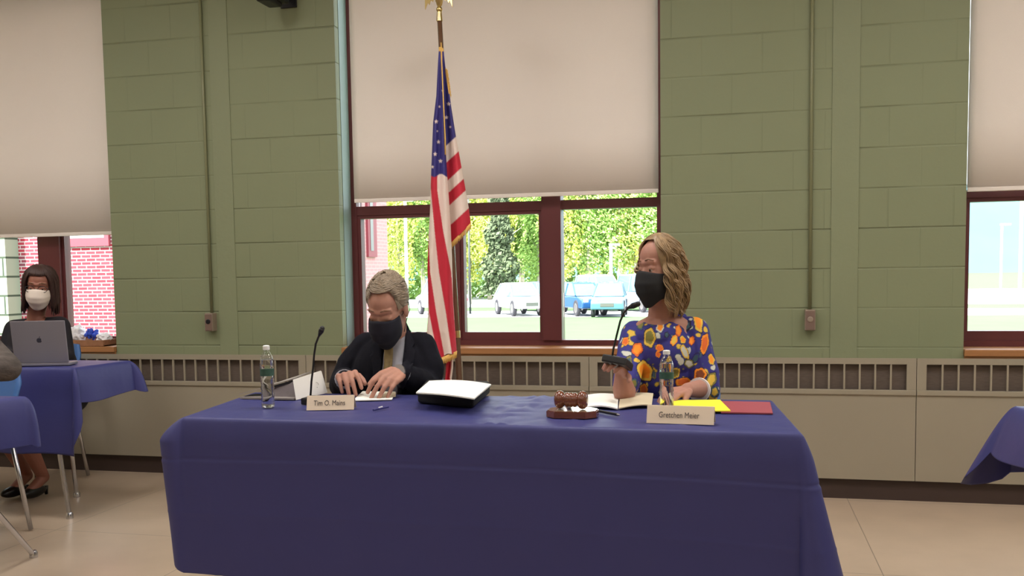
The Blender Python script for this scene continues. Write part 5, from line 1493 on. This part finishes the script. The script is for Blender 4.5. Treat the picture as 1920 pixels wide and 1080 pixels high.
# cars
def car(px, yv, rz, col, kind, label):
    p = Y(px, 560, yv); r = empty('parked_car', (p.x, yv, GZ-.01), rz, label=label, cat='car'); r.scale = (.9, .9, 1.14)
    m_ = mat('car paint', col, .3, var=.03, coat=.5)
    tall = kind == 'suv'
    H0, H1 = (.95, 1.72) if tall else (.86, 1.42)
    L = 2.25
    prof = [(-L, .35), (-L-.03, .6), (-L+.1, H0-.05), (-L+.5, H0), (-1.0, H0), (L-.6, H0-.02), (L-.1, H0-.12), (L+.03, .6), (L, .33)]
    if tall: prof[2] = (-L+.03, H0)
    cab = [(-L+.35, H0), (-L+(.55 if tall else 1.0), H1-.03), (-.3, H1), (.45, H1-.06), (1.25, H0)]
    def extr(poly, w0, w1, zt):
        n = len(poly); b = B(); vs = []
        for s in (-1, 1):
            for x, z in poly:
                k = w0+(w1-w0)*max(0, (z-poly[0][1]))/max(.01, zt-poly[0][1]); vs.append((x, s*k, z))
        return b.add(vs, [tuple(range(n)), tuple(range(2*n-1, n-1, -1))]+[(i, (i+1) % n, n+(i+1) % n, n+i) for i in range(n)])
    def ob(b, n, mm, sm=False): o = b.obj(n, mm, None, smooth=sm); o.parent = r; return o
    o = ob(extr(prof, .86, .82, H0), 'car_body', m_); bv = o.modifiers.new('b', 'BEVEL'); bv.width = .07; bv.segments = 3
    o = ob(extr(cab, .8, .6, H1), 'cabin', M_carglass)
    rf = [(cab[1][0]+.02, H1-.06), (cab[1][0]+.1, H1), (-.3, H1+.03), (.4, H1-.02), (.47, H1-.09)]
    ob(extr(rf, .63, .6, H1), 'roof', m_)
    for s in (-1, 1):
        for (x0, x1) in ((cab[0][0], cab[1][0]), (-.25, -.25), (cab[4][0], cab[3][0])):
            ob(B().tube([(x0, s*.81, H0), (x1, s*.635, H1-.03)], .04, 6), 'pillar', m_)
        for x in (-1.35, 1.4):
            w = ob(B().lathe([(.2, -.1), (.33, -.1), (.35, -.06), (.35, .06), (.33, .1), (.2, .1)], (x, s*.78, .345), axis=(0, 1, 0), n=24), 'wheel', M_tire, 'auto')
            h = B().lathe([(.02, -.115), (.2, -.108), (.21, -.1), (.21, .1), (.2, .108), (.02, .115)], (x, s*.78, .345), axis=(0, 1, 0), n=20).obj('hubcap', M_steel, None, smooth='auto'); h.parent = w
        ob(B().box(L-.08, L+.02, s*.62-.14, s*.62+.14, .6, .74, bev=.03), 'headlight', M_cap)
        ob(B().box(-L-.02, -L+.06, s*.66-.1, s*.66+.1, .62, .8, bev=.03), 'tail_light', M_red)
    ob(B().box(L-.03, L+.035, -.35, .35, .45, .6, bev=.01), 'grille', M_dpole)
M_carglass = mat('car glass', rgb(80, 120, 135), .08, var=.1); M_tire = mat('tire', rgb(45, 45, 52), .8, var=.1)
WHT = rgb(170, 172, 176); BLU = rgb(30, 70, 120); LBL = rgb(70, 110, 135)
car(828, 43.0, R(128), WHT, 'suv', 'white suv parked behind the flag')
car(972, 42.5, R(-58), WHT, 'sedan', 'white sedan parked in the middle window pane')
car(1020, 46.5, R(-58), rgb(90, 95, 130), 'sedan', 'pale lilac-grey car behind the white sedan')
car(1088, 42.2, R(-58), BLU, 'sedan', 'bright blue car parked right of the big mullion')
car(1143, 41.0, R(-86), LBL, 'sedan', 'pale blue car with dark grille beside the bright blue car')
car(1125, 47.5, R(-50), WHT, 'suv', 'white vehicle behind the two blue cars')
car(1205, 46.0, R(-55), rgb(110, 130, 150), 'suv', 'pale vehicle half hidden by the woman')

# ------------------------------------------------------------ daylight
w = bpy.data.worlds.new('sky'); scene.world = w; w.use_nodes = True
bg = w.node_tree.nodes['Background']; bg.inputs['Color'].default_value = (.86, .95, 1, 1); bg.inputs['Strength'].default_value = 5
sd = bpy.data.lights.new('sun', 'SUN'); sd.energy = 24; sd.angle = R(2); sd.color = (1, .96, .88)
so = bpy.data.objects.new('sun', sd); COL.objects.link(so)
so.rotation_euler = Vector((.35, .75, -.85)).to_track_quat('-Z', 'Y').to_euler(); so.location = (0, -20, 20)

vs_ = scene.view_settings
vs_.view_transform = 'Standard'; vs_.look = 'None'; vs_.gamma = 1; vs_.use_curve_mapping = False; vs_.exposure = 0
